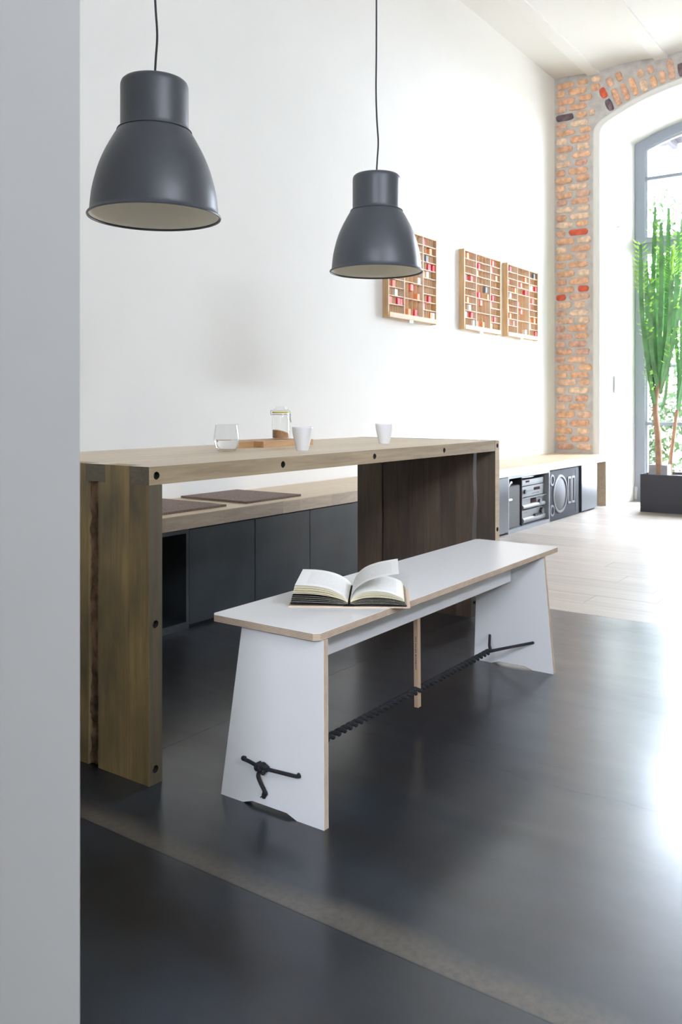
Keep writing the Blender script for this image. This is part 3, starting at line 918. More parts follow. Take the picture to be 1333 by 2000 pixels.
# ------------------------------------------------------------------ pendant lamps
LZ = 1.457
lamp = thing('pendant_lamp', 'charcoal bell pendant lamp hanging nearer, left, over the near end of the table', 'lamp', (1.708, 1.874, LZ), 0, 'pendant lamps over the table')
outer = [(.187, .004), (.1835, .012), (.1815, .03), (.1775, .065), (.170, .10), (.1585, .14), (.142, .18), (.122, .218), (.109, .240), (.1052, .246)]
P = crv([(p[0], 0, p[1]) for p in outer], 4)
shell = [(p.x, p.z) for p in P]
bm = bmesh.new(); lathe(bm, shell + [(x_ - .0016, z_) for x_, z_ in shell[::-1]], 72, closed=True); shade = fin('shade', bm, m_lamp, lamp, smooth=True)
bm = bmesh.new(); lathe(bm, [(.1868, .0042), (.1902, .0045), (.1918, .0015), (.1905, -.002), (.1868, -.002), (.1855, .001)], 72, closed=True); fin('rim', bm, m_lamp, shade, smooth=True)
bm = bmesh.new(); lathe(bm, [(x_ - .0019, z_) for x_, z_ in shell[:-2]] + [(.10, .2465), (.0, .2468)], 72); lin = fin('lining', bm, m_lamp_in, shade, smooth=True); lin['label'] = 'off-white enamelled inside of the shade'
bm = bmesh.new(); lathe(bm, [(.1055, .2468), (.1075, .2462), (.1062, .249), (.0995, .2500), (.0978, .254), (.0972, .262), (.0972, .372), (.0965, .380), (.094, .387), (.089, .3915), (.08, .393), (.008, .3945), (.007, .402), (0, .402)], 72)
fin('neck', bm, m_lamp, lamp, smooth=True)
bm = bmesh.new(); tube(bm, crv([(0, 0, .40), (.002, -.003, .46), (.0045, -.006, .53), (.002, -.001, .62), (0, .002, .75), (0, 0, 1.0), (0, 0, 2.0), (0, 0, 2.545)], 8), .0034, 10); fin('cord', bm, m_cord, lamp, smooth=True)
bm = bmesh.new(); lathe(bm, [(0, 2.51), (.05, 2.51), (.055, 2.515), (.055, 2.535), (0, 2.535)], 32); fin('ceiling_cup', bm, m_lamp, lamp, smooth=True)
l2 = copy_tree(lamp, (2.925, 1.897, LZ)); l2['label'] = 'charcoal bell pendant lamp hanging farther back in front of a type case'

# ------------------------------------------------------------------ on the table
glass = thing('tumbler', 'rounded clear glass tumbler half full of water on the dining table', 'glass', (2.045, 1.905, TZ))
go = [(0, .0006), (.024, .0), (.031, .004), (.0375, .014), (.0412, .03), (.0415, .044), (.0395, .062), (.0362, .0855)]
G = [(p.x, p.z) for p in crv([(a, 0, c) for a, c in go], 4)]
gi = [(max(0, a - .0014), c if c > .006 else .006) for a, c in G if c > .003][::-1]
bm = bmesh.new(); lathe(bm, G + gi + [(0, .006)], 48); fin('bowl', bm, m_glass, glass, smooth=True, ang=60)
bm = bmesh.new(); lathe(bm, [(.0362, .0852), (.0368, .0862), (.0350, .0865), (.0348, .0852)], 48, closed=True); fin('lip', bm, m_glass, glass, smooth=True)
bm = bmesh.new(); wp = [(0, .0065)] + [(a - .0017, c) for a, c in G if .0068 < c < .037] + [(.0396, .0375), (0, .0375)]
lathe(bm, wp, 48); tag(fin('water', bm, m_water, None, (2.045, 1.905, TZ), smooth=True, ang=50), 'clear water standing in the round tumbler', 'water', kind='stuff')

bm = bmesh.new()
prism(bm, [(.0, 0), (.286, 0), (.286, .172), (0, .172), (0, .112), (-.10, .112), (-.115, .097), (-.115, .062), (-.10, .047), (0, .047)], (0, .0213), 2)
tag(fin('cutting_board', bm, m_oak, None, (2.285, 1.953, TZ), bevel=.0015), 'oak cutting board with a stub handle, carrying the sugar jar', 'board')

jar = thing('clip_jar', 'clip-top glass jar part filled with brown sugar on the cutting board', 'jar', (2.500, 2.052, TZ + .0213))
jo = [(0, 0), (.030, 0), (.0335, .004), (.0338, .05), (.0325, .083), (.0295, .092), (.0285, .098)]
bm = bmesh.new(); lathe(bm, jo + [(.0265, .098), (.0275, .092), (.0305, .083), (.0318, .05), (.0315, .006), (.028, .004), (0, .004)], 40); fin('body', bm, m_glass, jar, smooth=True)
bm = bmesh.new(); lathe(bm, [(0, .103), (.025, .103), (.0305, .1035), (.032, .106), (.032, .1085), (.029, .1115), (.022, .1135), (.018, .1225), (0, .1235)][:9], 40); lid = fin('lid', bm, m_glass, jar, smooth=True)
bm = bmesh.new(); lathe(bm, [(.0265, .0985), (.0318, .0985), (.0322, .1005), (.0318, .103), (.0265, .103)], 40, closed=True); s_ = fin('seal', bm, m_rubber, jar, smooth=True); s_['label'] = 'yellow rubber sealing ring'
bm = bmesh.new()
ring = lambda r, z, n=36: [(r * math.cos(2 * PI * i / n), r * math.sin(2 * PI * i / n), z) for i in range(n + 1)]
tube(bm, ring(.0312, .0925), .001, 6, False); tube(bm, ring(.0325, .1075), .0008, 6, False)
d = Vector((.5784, -.8157, 0))        # latch side and hinge side of the wire bail
tube(bm, crv([d * .032 + Vector((0, 0, .108)), d * .036 + Vector((0, 0, .100)), d * .0355 + Vector((0, 0, .088)), d * .0375 + Vector((0, 0, .076)), d * .0395 + Vector((0, 0, .064))], 5), .0011, 6)
tube(bm, crv([d * .0312 + Vector((0, 0, .0925)), d * .037 + Vector((.002, .001, .093)), d * .035 + Vector((.002, .001, .083)), d * .0345 + Vector((0, 0, .075)), d * .0392 + Vector((0, 0, .062))], 5), .0011, 6)
tube(bm, crv([d * -.030 + Vector((0, 0, .1085)), d * -.0375 + Vector((0, 0, .107)), d * -.039 + Vector((0, 0, .098)), d * -.036 + Vector((0, 0, .091)), d * -.031 + Vector((0, 0, .0925))], 5), .0011, 6)
fin('wire_clip', bm, m_wire, jar, smooth=True)
bm = bmesh.new(); n = 36; rings = []
for rr in (0, .35, .7, 1):
    rings.append([])
    for i in range(n):
        a = 2 * PI * i / n; x_, y_ = .0306 * rr * math.cos(a), .0306 * rr * math.sin(a)
        u = (x_ * .5784 - y_ * .8157) / .0306
        rings[-1].append(bm.verts.new((x_, y_, .0315 - .0075 * u - .004 * u * u + .0008 * mnoise.noise(Vector((x_ * 90, y_ * 90, 0))))))
bot = [bm.verts.new((v.co.x, v.co.y, .0045)) for v in rings[-1]]
for A, Bv in list(zip(rings, rings[1:])) + [(rings[-1], bot)]:
    for i in range(n): bm.faces.new((A[i], A[(i + 1) % n], Bv[(i + 1) % n], Bv[i]))
bm.faces.new(bot[::-1]); bmesh.ops.remove_doubles(bm, verts=bm.verts[:], dist=1e-6)
tag(fin('brown_sugar', bm, m_sugar, None, (2.500, 2.052, TZ + .0213), smooth=True, ang=60), 'brown sugar heaped in the clip-top jar', 'sugar', kind='stuff')

co = [(0, .0), (.0195, .0), (.0208, .002), (.0235, .016), (.0285, .038), (.0325, .058), (.0345, .0765)]
Cc = [(0, 0), (.0195, 0)] + [(p.x, p.z) for p in crv([(a, 0, c) for a, c in co[2:]], 4)]
cup = Cc + [(.0340, .0772), (.0328, .0766)] + [(a - .0022, c) for a, c in Cc[::-1] if .006 < c < .075] + [(.018, .005), (0, .005)]
bm = bmesh.new(); lathe(bm, cup, 48)
c1 = tag(fin('porcelain_cup', bm, m_ceramic, None, (2.211, 1.723, TZ), smooth=True, ang=50), 'white handleless porcelain cup in front of the cutting board', 'cup', 'handleless white cups')
c2 = copy_tree(c1, (2.80, 1.78, TZ)); c2['label'] = 'white handleless porcelain cup standing alone at the far end of the table'

# ------------------------------------------------------------------ low wall bench: worktop, cabinets, hi-fi
YB = 2.53; WZ = .465; WT = .058
wt = thing('bench_worktop', 'pale solid wood worktop running along the wall over the low cabinets', 'worktop', (0, YB, 0))
top = fin('slab', B(.95, 7.80, .004, YW - YB - .003, WZ - WT, WZ), m_wt, wt, bevel=.002)
x = .95; r_ = random.Random(5)
while x < 7.8:
    xe = min(7.80, x + r_.uniform(.12, .42))
    fin('edge_strip', B(x + .0002, xe - .0002, 0, .0035, WZ - WT + .001, WZ - .0015), m_wt_edge, wt); x = xe
fin('end_panel', B(7.742, 7.80, .0, YW - YB - .37, 0, WZ - WT), m_wt, wt, bevel=.0015)


def cabinet(x0, x1, label, open_=False, name='cabinet'):
    c = thing(name, label, 'cabinet', (x0, YB + .004, 0), 0, 'low cabinets under the worktop')
    wd = x1 - x0; d = YW - YB - .02; h = WZ - WT - .001
    bm = bmesh.new(); e = .016
    if open_:
        box(bm, 0, e, 0, d, .0, h); box(bm, wd - e, wd, 0, d, .0, h); box(bm, e, wd - e, 0, d, 0, e + .012); box(bm, e, wd - e, 0, d, h - e, h); box(bm, e, wd - e, d - .01, d, e, h - e)
        return c, fin('carcass', bm, None, c, bevel=.001)
    box(bm, .002, wd - .002, .022, d, .0, h); fin('carcass', bm, m_void, c)
    fin('front_panel', B(.0022, wd - .0022, 0, .02, .014, h - .004), m_panel, c, bevel=.0012)
    return c, None


c, k = cabinet(2.03, 2.496, 'open dark cabinet with an empty black niche beside the near table leg', True, 'open_cabinet'); k.data.materials.append(m_panel)
fin('niche_lining', B(.017, .449, .15, .16, .03, .385), m_void, c)
for a, e, lab in ((.95, 1.5, 'dark grey cabinet hidden at the left end of the row, behind the partition'), (1.5, 2.03, 'dark grey cabinet behind the near table leg, left of the open niche'),
                  (2.496, 2.906, 'dark grey cabinet right beside the open black niche'),
                  (2.906, 3.312, 'dark grey cabinet under the felt mats, middle of the three flush fronts'),
                  (3.312, 3.74, 'grey cabinet partly hidden by the far table end, third flush front'),
                  (3.74, 4.21, 'grey cabinet hidden behind the far table end, first of the hidden ones'), (4.21, 4.68, 'grey cabinet hidden behind the far table end, middle of the hidden ones'),
                  (4.68, 5.15, 'grey cabinet hidden behind the far table end, last of the hidden ones'),
                  (5.15, 5.622, 'pale grey cabinet front between the far table leg and the hi-fi niche'),
                  (7.115, 7.51, 'grey sheen cabinet front at the far right end beside the big loudspeaker')):
    cabinet(a, e, lab)
hx = 5.622
c, k = cabinet(hx, 6.40, 'grey open hi-fi cabinet holding silver stereo units', True, 'hifi_cabinet'); k.data.materials.append(m_frame_grey)
fin('back_lining', B(.017, .761, .44, .45, .03, .38), m_void, c)
fin('shelf', B(.29, .761, .02, .44, .218, .2245), m_frame_grey, c)
fin('shelf_divider', B(.283, .289, .02, .44, .0285, .388), m_void, c)
gs = thing('grey_speaker', 'small loudspeaker with grey cloth front at the left of the hi-fi cabinet', 'loudspeaker', (hx + .02, YB + .03, .0285))
fin('box', B(0, .25, .012, .3, 0, .305), m_spk, gs, bevel=.003); fin('cloth_front', B(.003, .238, 0, .0115, .004, .301), m_cloth, gs, bevel=.003)
bm = bmesh.new(); tube(bm, crv([(.0, -.003, .285), (.03, -.01, .315), (.065, -.01, .335), (.085, -.002, .325), (.09, .03, .315)], 6), .007, 8); o = tag(fin('cable_loop', bm, m_cable, None, (hx + .02, YB + .03, .0285), smooth=True), 'white cable looped over the grey cloth loudspeaker', 'cable')
bm = bmesh.new(); tube(bm, [(.0, -.006, .208), (.08, -.006, .208)], .008, 10); o = fin('plug', bm, m_cable, gs, smooth=True)
bm = bmesh.new(); box(bm, .0, .1, -.0045, -.0002, .19, .226); fin('socket', bm, m_knob, gs, bevel=.003)


def hifi(z, h, label, kind):
    u = thing('stereo_unit', label, 'stereo', (hx + .318, YB + .035, z), 0, 'silver stereo units')
    W = .425
    fin('case', B(.004, W - .004, .012, .36, .003, h - .002), m_silver_d, u, bevel=.002)
    if kind < 2: fin('faceplate', B(0, W, 0, .0115, 0.0, h), m_silver, u, bevel=.002)
    else:
        bm = bmesh.new(); q = h * .42
        prism(bm, [(.0115, 0), (.0115, h), (.004, h), (.004, q), (-.004, q), (-.010, q * .8), (-.012, q * .5), (-.010, q * .15), (-.004, 0)], (0, W), 0); fin('faceplate', bm, m_silver, u, bevel=.001)
    if kind == 0:
        fin('display', B(.06, .13, -.001, -.0001, h * .52, h * .85), m_disp, u); fin('strip', B(.01, .415, -.001, -.0001, h * .16, h * .30), m_silver_d, u)
    if kind == 1:
        fin('display', B(.215, .335, -.001, -.0001, h * .5, h * .78), m_disp, u)
        bm = bmesh.new(); cylx(bm, .04, 0, h * .52, .016, 1, -.012, 0); fin('knob', bm, m_knob, u)
        for i in range(4): fin('button', B(.19 + .035 * i, .212 + .035 * i, -.003, -.0001, h * .2, h * .28), m_silver_d, u)
        fin('drawer_slot', B(.07, .2, -.001, -.0001, h * .42, h * .62), m_silver_d, u)
    if kind == 2:
        fin('display', B(.16, .27, .0025, .0039, h * .5, h * .98), m_disp, u)
        bm = bmesh.new(); cylx(bm, .325, 0, h * .45, .02, 1, -.014, .003); fin('knob', bm, m_silver_d, u)
    if kind == 3:
        bm = bmesh.new(); cylx(bm, .365, 0, h * .66, .026, 1, -.016, .0038); fin('knob', bm, m_knob, u)
        for i in range(4):
            bm = bmesh.new(); cylx(bm, .225 + .032 * i, 0, h * .47, .009, 1, -.016, .0038, 12); fin('knob', bm, m_knob if i % 2 else m_silver_d, u)
        fin('logo_plate', B(.03, .1, .003, .0039, h * .78, h * .83), m_silver_d, u)
    if kind:
        for fx in (.03, W - .07):
            bm = bmesh.new(); cylx(bm, fx, .02, 0, .012, 2, -.006, -.0001); fin('foot', bm, m_brass, u)
    return u


hifi(.316, .042, 'thin silver stereo unit on top of the hi-fi stack', 0)
hifi(.231, .078, 'silver stereo unit with knob and dark display, second from top of the stack', 1)
hifi(.1415, .072, 'silver stereo unit with a central dark display, second from the bottom of the stack', 2)
hifi(.0365, .096, 'tall silver amplifier with black volume knob at the bottom of the stack', 3)
bm = bmesh.new(); tube(bm, [(hx + .44, YB + .12, .362), (hx + .68, YB + .09, .364)], .006, 10); tag(fin('dark_rod', bm, m_disp, None), 'thin dark rod with pale tip lying on the top stereo unit', 'rod')
# big loudspeaker
sp = thing('floor_loudspeaker', 'large charcoal loudspeaker with round woofer under the worktop', 'loudspeaker', (6.404, YB + .006, 0))
fin('box', B(0, .70, .016, .42, .0, .40), m_spk, sp, bevel=.002)
fin('baffle', B(.0, .64, 0, .0155, .004, .396), m_spk, sp, bevel=.003)
cx_, cz_ = .215, .205


def ringy(nm, prof, x0, z0, mat, par, n=40):
    bm = bmesh.new(); lathe(bm, prof, n); bm.transform(Matrix.Translation((x0, 0, z0)) @ Matrix.Rotation(PI / 2, 4, 'X'))
    return fin(nm, bm, mat, par, smooth=True)


wf = ringy('woofer', [(0, .014), (.06, .012), (.105, .004), (.128, .001), (.13, .0002)], cx_, cz_, m_cone, sp)
ringy('woofer_ring', [(.133, .0002), (.135, .008), (.142, .010), (.152, .008), (.155, .0002)], cx_, cz_, m_spk_rim, wf)
for z in (.325, .085): ringy('port', [(.03, .0002), (.032, .006), (.044, .006), (.047, .0002)], .045, z, m_spk_rim, sp, 28)
for x0, x1 in ((.385, .455), (.47, .54)):
    bm = bmesh.new()
    for a in ((x0, x1, .315, .33), (x0, x1, .11, .125), (x0, x0 + .012, .125, .315), (x1 - .012, x1, .125, .315)): box(bm, a[0], a[1], -.006, -.0002, a[2], a[3])
    fin('horn_frame', bm, m_spk_rim, sp, bevel=.002); fin('horn_slot', B(x0 + .0125, x1 - .0125, -.001, -.0001, .126, .314), m_void, sp)
fin('side_groove', B(.565, .625, -.0012, -.0001, .03, .38), m_void, sp)

for i, (lx, ly, lab) in enumerate(((2.925, 2.60, 'brown felt seat mat fully in view on the wall worktop'), (2.395, 2.605, 'brown felt seat mat half hidden behind the near table leg'))):
    if i == 0:
        m0 = tag(fin('felt_mat', B(0, .40, 0, .425, 0, .010), m_felt, None, (lx, ly, WZ), bevel=.001), lab, 'mat', 'felt mats on the worktop')
    else:
        m1 = copy_tree(m0, (lx, ly, WZ)); m1['label'] = lab

# ------------------------------------------------------------------ type cases on the wall
CW, CH, CD = .66, .615, .045
CASE = [('left', 4.76, 11), ('middle', 5.845, 12), ('right', 6.63, 13)]
colx = [(.014, .205), (.213, .457), (.465, .646)]
rowh = (CH - .05) / 10


def type_case(x0, label, seed):
    t = thing('type_case', label, 'type case', (x0, YW - .0002, 1.495), 0, 'wooden type cases on the wall')
    r = random.Random(seed)
    fin('back', B(.012, CW - .012, -.006, -.0005, .02, CH - .012), m_case_b, t)
    fin('side_rail', B(0, .0135, -CD, 0, .0, CH), m_case, t, bevel=.002); fin('side_rail', B(CW - .0135, CW, -CD, 0, .0, CH), m_case, t, bevel=.002)
    fin('top_rail', B(.0137, CW - .0137, -CD + .001, 0, CH - .014, CH), m_case_l, t, bevel=.0015)
    fin('bottom_rail', B(.0137, CW - .0137, -CD - .004, 0, .004, .036), m_case_l, t, bevel=.003)
    fin('clip', B(.28, .33, -CD + .002, -CD + .02, -.014, .0035), m_switch, t, bevel=.003)
    for xx in (.205, .457): fin('column_divider', B(xx + .0002, xx + .0078, -CD, -.0062, .036, CH - .0142), m_case_f, t)
    thin = bmesh.new()
    for ci, (a, c) in enumerate(colx):
        rows = list(range(1, 10)) if ci != 1 else [2, 4, 6, 7, 8, 9]
        for k in rows: fin('shelf_strip', B(a + .0003, c - .0003, -CD + .003, -.0062, .036 + k * rowh - .0022, .036 + k * rowh + .0022), m_case_f, t)
        spans = [(k, k + 1) for k in range(10)] if ci != 1 else [(0, 2), (2, 4), (4, 6), (6, 7), (7, 8), (8, 9), (9, 10)]
        for z0, z1 in spans:
            n = 4 if ci == 1 else r.choice((3, 3, 5, 6, 6))
            for q in range(1, n):
                xx = a + (c - a) * q / n
                box(thin, xx - .0009, xx + .0009, -CD + .012, -.0062, .036 + z0 * rowh + .0022, .036 + z1 * rowh - .0022)
    o = fin('thin_dividers', thin, m_case_l, t); o['kind'] = 'stuff'
    return t


type_case(CASE[0][1], 'wooden type case partly hidden behind the farther pendant lamp', 11)
type_case(CASE[1][1], 'wooden type case with a dark-stained left side, middle of the three on the wall', 12)
type_case(CASE[2][1], 'wooden type case hanging nearest the brick pier', 13)
ORD = ['top', 'second', 'third', 'fourth', 'fifth', 'sixth', 'seventh', 'eighth', 'ninth', 'bottom']
BL = {0: [(0, 5, .05, 'orange'), (0, 6, .36, 'pink'), (0, 7, .52, 'white'), (0, 8, .14, 'pink'), (0, 8, .70, 'red'), (0, 8, .90, 'pink'), (1, 5, .84, 'white'), (1, 6, .44, 'pink'), (1, 7, .80, 'orange'),
          (1, 9, .30, 'orange'), (1, 9, .66, 'red'), (2, 0, .06, 'red'), (2, 1, .64, 'orange'), (2, 2, .36, 'grey'), (2, 3, .52, 'red'), (2, 3, .9, 'red'), (2, 4, .06, 'orange'), (2, 4, .4, 'white'), (2, 7, .56, 'red'),
          (2, 8, .06, 'pink'), (2, 9, .70, 'orange'), (2, 9, .9, 'white')],
      1: [(0, 0, .33, 'orange'), (0, 3, .12, 'red'), (0, 3, .68, 'pink'), (0, 6, .33, 'orange'), (0, 7, .5, 'white'), (0, 8, .14, 'white'), (0, 8, .68, 'red'), (0, 9, .86, 'white'), (1, 1, .25, 'red'), (1, 2, .1, 'orange'),
          (1, 4, .77, 'grey'), (1, 5, .25, 'red'), (1, 5, .9, 'orange'), (1, 6, .38, 'pink'), (1, 9, .10, 'pink'), (1, 9, .55, 'orange'), (2, 0, .33, 'pink'), (2, 1, .14, 'pink'), (2, 2, .66, 'orange'), (2, 5, .32, 'red'),
          (2, 6, .05, 'pink'), (2, 8, .52, 'red'), (2, 9, .14, 'orange')],
      2: [(0, 0, .33, 'red'), (0, 2, .12, 'red'), (0, 3, .88, 'orange'), (0, 4, .33, 'white'), (0, 6, .06, 'orange'), (0, 7, .33, 'orange'), (0, 8, .14, 'pink'), (0, 8, .70, 'pink'), (1, 1, .75, 'orange'), (1, 2, .36, 'pink'),
          (1, 3, .77, 'red'), (1, 5, .10, 'red'), (1, 6, .38, 'pink'), (1, 9, .78, 'white'), (2, 0, .7, 'grey'), (2, 2, .32, 'white'), (2, 2, .88, 'red'), (2, 4, .5, 'pink'), (2, 5, .14, 'red'), (2, 7, .72, 'orange'),
          (2, 8, .14, 'white'), (2, 9, .88, 'red')]}
hue = {'pink': 'salmon pink'}
bm_mesh = {}
for ti, (tn, x0, _) in enumerate(CASE):
    same = {}
    for e in BL[ti]: same.setdefault((e[0], e[1], e[3]), []).append(e)
    for (ci, ri, fx, cn) in BL[ti]:
        a, c = colx[ci]; wd = .034
        xx = a + (c - a) * fx; xx = min(max(xx, a + wd / 2 + .001), c - wd / 2 - .001)
        zz = .036 + (9 - ri) * rowh + (.0003 if False else .0023)
        if ri == 9: zz = .0365
        if cn not in bm_mesh:
            b_ = B(-wd / 2, wd / 2, -.030, 0, 0, .045); me = bpy.data.meshes.new('block')
            bmesh.ops.bevel(b_, geom=b_.edges[:], offset=.001, segments=1, affect='EDGES'); bmesh.ops.recalc_face_normals(b_, faces=b_.faces[:]); b_.to_mesh(me); b_.free(); me.materials.append(BLK[cn]); bm_mesh[cn] = me
        o = bpy.data.objects.new('coloured_block', bm_mesh[cn]); COL.objects.link(o)
        o.location = (x0 + xx, YW - .0078, 1.495 + zz)
        dup_ = same[(ci, ri, cn)]
        side = '' if len(dup_) == 1 else (' left one' if fx == min(q[2] for q in dup_) else ' right one')
        tag(o, '%s block in %s type case, %s column, %s row%s' % (hue.get(cn, cn), tn, ('left', 'middle', 'right')[ci], ORD[ri], ',' + side if side else ''), 'block', 'coloured blocks in the type cases')

# ------------------------------------------------------------------ light switch on the window reveal
rd = Vector((.50, -.165, 0)).normalized()
sw = thing('light_switch', 'white light switch plate on the plastered window reveal', 'switch', (8.03, WC + .995 - .165 * .23 / .5 - .0065, 1.03), math.atan2(rd.y, rd.x))
fin('plate', B(-.04, .04, -.008, 0, 0, .165), m_switch, sw, bevel=.003)
for z in (.012, .09): fin('rocker', B(-.03, .03, -.012, -.0081, z, z + .062), m_switch, sw, bevel=.002)
bm = bmesh.new(); tube(bm, [(0, 0, 0), (0, -.02, .002), (0, -.024, .012)], .004, 8)
tag(fin('wall_hook', bm, m_knob, None, (8.03, WC + .995 - .165 * .23 / .5 - .004, 2.585), smooth=True), 'tiny dark hook in the plastered window reveal', 'hook')

# ------------------------------------------------------------------ planter and cactus
PX0, PX1, PY0, PY1, PH = 7.50, 7.92, 1.22, 2.155, .325
pl = thing('planter', 'long anthracite planter box on the floor in front of the arched window', 'planter', (PX0, PY0, 0))
bm = bmesh.new(); wd, dp = PX1 - PX0, PY1 - PY0
box(bm, 0, .012, 0, dp, 0, PH); box(bm, wd - .012, wd, 0, dp, 0, PH); box(bm, .012, wd - .012, 0, .012, 0, PH); box(bm, .012, wd - .012, dp - .012, dp, 0, PH); box(bm, .012, wd - .012, .012, dp - .012, 0, .01)
fin('box', bm, m_planter, pl)
bm = bmesh.new(); g = [[bm.verts.new((.013 + (wd - .026) * i / 12, .013 + (dp - .026) * j / 24, .298 + .012 * mnoise.noise(Vector((i * .6, j * .6, 1))))) for j in range(25)] for i in range(13)]
for i in range(12):
    for j in range(24): bm.faces.new((g[i][j], g[i + 1][j], g[i + 1][j + 1], g[i][j + 1]))
so = fin('soil', bm, m_soil, pl, smooth=True); so['kind'] = 'stuff'
bm = bmesh.new(); box(bm, -.06, .06, -.08, .08, 0, .10); tag(fin('stone_block', bm, m_stone, None, (7.74, 2.055, .296), bevel=.008, seg=2), 'grey stone block in the planter beside the cactus trunk', 'stone')
RIGHT = Vector((.5784, -.8157, 0)); DEEP = Vector((.8157, .5784, 0))
rc = random.Random(21)


def lat(px, py, dep=0.):
    """metres along the window direction and up, for a plant standing 7.45 m away"""
    D = 7.45 + dep
    return RIGHT * ((px - 666.5) / 1669 * D) + DEEP * D + Vector((0, 0, .91 - (py - 793) / 1669 * D))


def leaf(bm, p, out, up, ln, wd):
    out = out.normalized(); s = out.cross(up).normalized(); n_ = s.cross(out).normalized()
    pts = [p, p + out * ln * .45 + s * wd / 2, p + out * ln + n_ * ln * .12, p + out * ln * .45 - s * wd / 2]
    mid = p + out * ln * .5 + n_ * wd * .2
    v = [bm.verts.new(q) for q in pts]; c = bm.verts.new(mid)
    for i in range(4): bm.faces.new((v[i], v[(i + 1) % 4], c))


def stem(root, wpts, rad, leaves=18, crown=False):
    """ribbed cactus stem: three wavy ridges, small leaves along the upper ridges"""
    pts = crv(wpts, 14); o0 = root.location; pts = [p - o0 for p in pts]
    m = len(pts); tw = rc.uniform(0, 3)
    rr = [rad * (min(1, .55 + i / 10) if i < 6 else 1) * (1 if i < m - 4 else max(.7, (m - i) / 5)) for i in range(m)]
    rad *= .76; rr = [q * .76 for q in rr]
    shp = lambda k, i: (1.22 + .12 * math.sin(i * 1.9)) if k % 3 == 0 else .6
    bm = bmesh.new(); tube(bm, pts, rr, 9, shape=shp); s = fin('stem', bm, m_cactus, root, smooth=True, ang=25)
    bm = bmesh.new(); cnt = 0
    for q in range(leaves):
        i = int(m * (1 - .55 * (rc.random() ** 1.6))) - 1; i = max(2, min(m - 1, i))
        a = rc.choice((0, 1, 2)) * 2 * PI / 3 + tw + rc.uniform(-.3, .3)
        out = Vector((math.cos(a), math.sin(a), .35))
        leaf(bm, pts[i] + Vector((math.cos(a), math.sin(a), 0)) * rr[i], out, Vector((0, 0, 1)), rc.uniform(.035, .065), rc.uniform(.018, .03))
    if crown:
        for q in range(34):
            i = m - 1 - q // 3; a = (q % 3) * 2 * PI / 3 + tw + rc.uniform(-.15, .15)
            out = Vector((math.cos(a), math.sin(a), .55))
            leaf(bm, pts[i] + Vector((math.cos(a), math.sin(a), 0)) * rr[i] * .8, out, Vector((0, 0, 1)), rc.uniform(.06, .09), .026)
    o = fin('leaves', bm, m_leafy, s); o['kind'] = 'stuff'; o['label'] = 'small bright leaves along the ridges'


p0 = lat(1290, 925, .02); p0.z = .298
cac = thing('cactus', 'tall many-stemmed green cactus with a thick bare trunk in the planter', 'cactus', p0)
tr = [lat(1290, 931), lat(1289, 890), lat(1287, 850), lat(1282, 800), lat(1284, 770), lat(1289, 745)]
tr = [p + DEEP * .02 for p in tr]
bm = bmesh.new(); tube(bm, [p - p0 for p in crv(tr, 6)], [.030 - .008 * i / 31 for i in range(31)], 10); fin('trunk', bm, m_trunk, cac, smooth=True)
ST = [([(1279, 800), (1266, 720), (1253, 600), (1251, 478)], -.10, .026, 10, 1), ([(1285, 765), (1277, 640), (1276, 520), (1280, 404)], .05, .026, 22, 0),
      ([(1288, 750), (1289, 640), (1291, 540), (1291, 435)], -.06, .028, 24, 0), ([(1291, 750), (1301, 620), (1304, 500), (1306, 406)], .04, .027, 22, 0),
      ([(1281, 790), (1268, 700), (1263, 600), (1263, 510)], .10, .024, 16, 0), ([(1291, 755), (1306, 650), (1311, 560), (1314, 488)], -.10, .026, 16, 1),
      ([(1292, 760), (1312, 650), (1320, 560), (1325, 452)], .02, .026, 22, 0), ([(1291, 765), (1316, 640), (1327, 520), (1335, 400)], .12, .026, 22, 0),
      ([(1281, 795), (1270, 740), (1266, 680), (1262, 625)], .0, .022, 14, 0), ([(1284, 770), (1280, 690), (1284, 600), (1286, 490)], .14, .026, 18, 1),
      ([(1290, 770), (1298, 700), (1297, 610), (1296, 500)], .16, .026, 18, 0), ([(1290, 765), (1302, 720), (1310, 690), (1318, 640)], -.14, .022, 14, 0),
      ([(1282, 800), (1276, 770), (1271, 745), (1268, 715)], -.05, .018, 8, 0), ([(1286, 765), (1273, 690), (1270, 610), (1270, 545)], -.14, .024, 18, 0),
      ([(1293, 800), (1300, 770), (1303, 740), (1308, 700)], .05, .018, 8, 0), ([(1292, 755), (1320, 640), (1338, 540), (1348, 430)], -.04, .026, 20, 1)]
for pp, dep, rad, nl, cr in ST:
    base_dep = [0.02, dep * .6 + .01, dep, dep * 1.15]
    stem(cac, [lat(x_, y_, d_) for (x_, y_), d_ in zip(pp, base_dep)], rad, nl * 2, cr)
p1 = lat(1310, 925, .12); p1.z = .298
cac2 = thing('cactus', 'thinner green cactus with a slim leaning trunk, right of the tall one', 'cactus', p1)
tr = [lat(1310, 931, .12), lat(1312, 890, .12), lat(1317, 850, .12), lat(1323, 800, .12)]
bm = bmesh.new(); tube(bm, [p - p1 for p in crv(tr, 8)], .016, 10); fin('trunk', bm, m_trunk, cac2, smooth=True)
for pp, nl in (([(1323, 805), (1325, 740), (1322, 690), (1319, 640)], 10), ([(1323, 800), (1329, 730), (1331, 660), (1330, 590)], 12), ([(1324, 800), (1338, 720), (1346, 620), (1350, 520)], 12), ([(1322, 810), (1340, 740), (1358, 660), (1366, 600)], 10)):
    stem(cac2, [lat(x_, y_, .12 + .03 * k_) for k_, (x_, y_) in enumerate(pp)], .022, nl * 2, False)

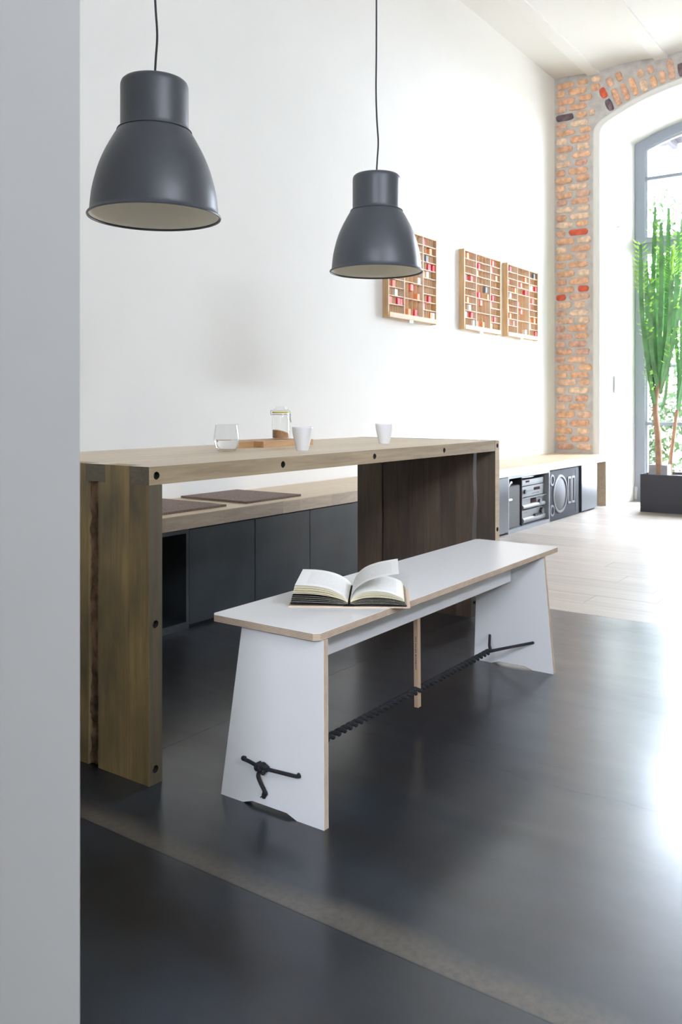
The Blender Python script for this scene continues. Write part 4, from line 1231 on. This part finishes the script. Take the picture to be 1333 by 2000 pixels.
# ------------------------------------------------------------------ outside the window
struct(fin('floor_terrace', B(8.58, 40, -30, 30, -.12, -.03), m_pave))
pr = thing('porch_roof', 'grey porch roof seen through the top of the arched window', 'roof', (8.6, 0, 0))
bm = bmesh.new(); prism(bm, [(.0, 3.86), (.0, 3.80), (1.0, 3.73), (1.0, 3.79)], (-6, 8), 1); fin('roof_panel', bm, m_roof, pr)
for y in range(-5, 8): fin('rafter', B(.02, .98, y + .35, y + .41, 3.67, 3.735), m_roof, pr)
rt = random.Random(9)


def tree(name, label, cat, x, y, h, rx, rz, n, size, trunk=True):
    t = thing(name, label, cat, (x, y, 0), 0, 'trees and shrubs beyond the window')
    vs, fs = [], []
    for i in range(n):
        u = Vector((rt.gauss(0, 1), rt.gauss(0, 1), rt.gauss(0, 1))).normalized() * (rt.random() ** .4)
        p = Vector((u.x * rx, u.y * rx, h + u.z * rz))
        if p.z < .02: continue
        q = mnoise.noise(p * 1.4)
        if q < -.12: continue
        d1 = Vector((rt.gauss(0, 1), rt.gauss(0, 1), rt.gauss(0, 1))).normalized(); d2 = d1.orthogonal().normalized()
        s = size * rt.uniform(.6, 1.3); b0 = len(vs)
        vs += [p - d1 * s, p + d2 * s * .45, p + d1 * s, p - d2 * s * .45]; fs.append((b0, b0 + 1, b0 + 2, b0 + 3))
    me = bpy.data.meshes.new('foliage'); me.from_pydata([tuple(v) for v in vs], [], fs)
    o = link('foliage', me, m_tree, t); o['kind'] = 'stuff'
    if trunk:
        bm = bmesh.new(); tube(bm, [(0, 0, -.03), (.05, .03, h * .5), (0, 0, h)], [.12, .1, .05], 8); fin('trunk', bm, m_treetrunk, t, smooth=True)


tree('garden_tree', 'leafy green tree beyond the upper panes of the arched window', 'tree', 13.0, 3.4, 2.75, 1.45, 1.25, 3000, .07)
tree('garden_tree', 'farther leafy tree behind the cactus stems, seen through the glass', 'tree', 18.5, 4.9, 3.2, 2.6, 2.2, 4200, .09)
tree('garden_shrub', 'low bright green shrub seen through the bottom left pane', 'shrub', 10.8, 2.95, .5, .7, .62, 2400, .05, False)
tree('garden_shrub', 'wide shrub beyond the planter at the right edge of the window', 'shrub', 14.5, 2.9, .7, 1.0, .8, 2600, .055, False)
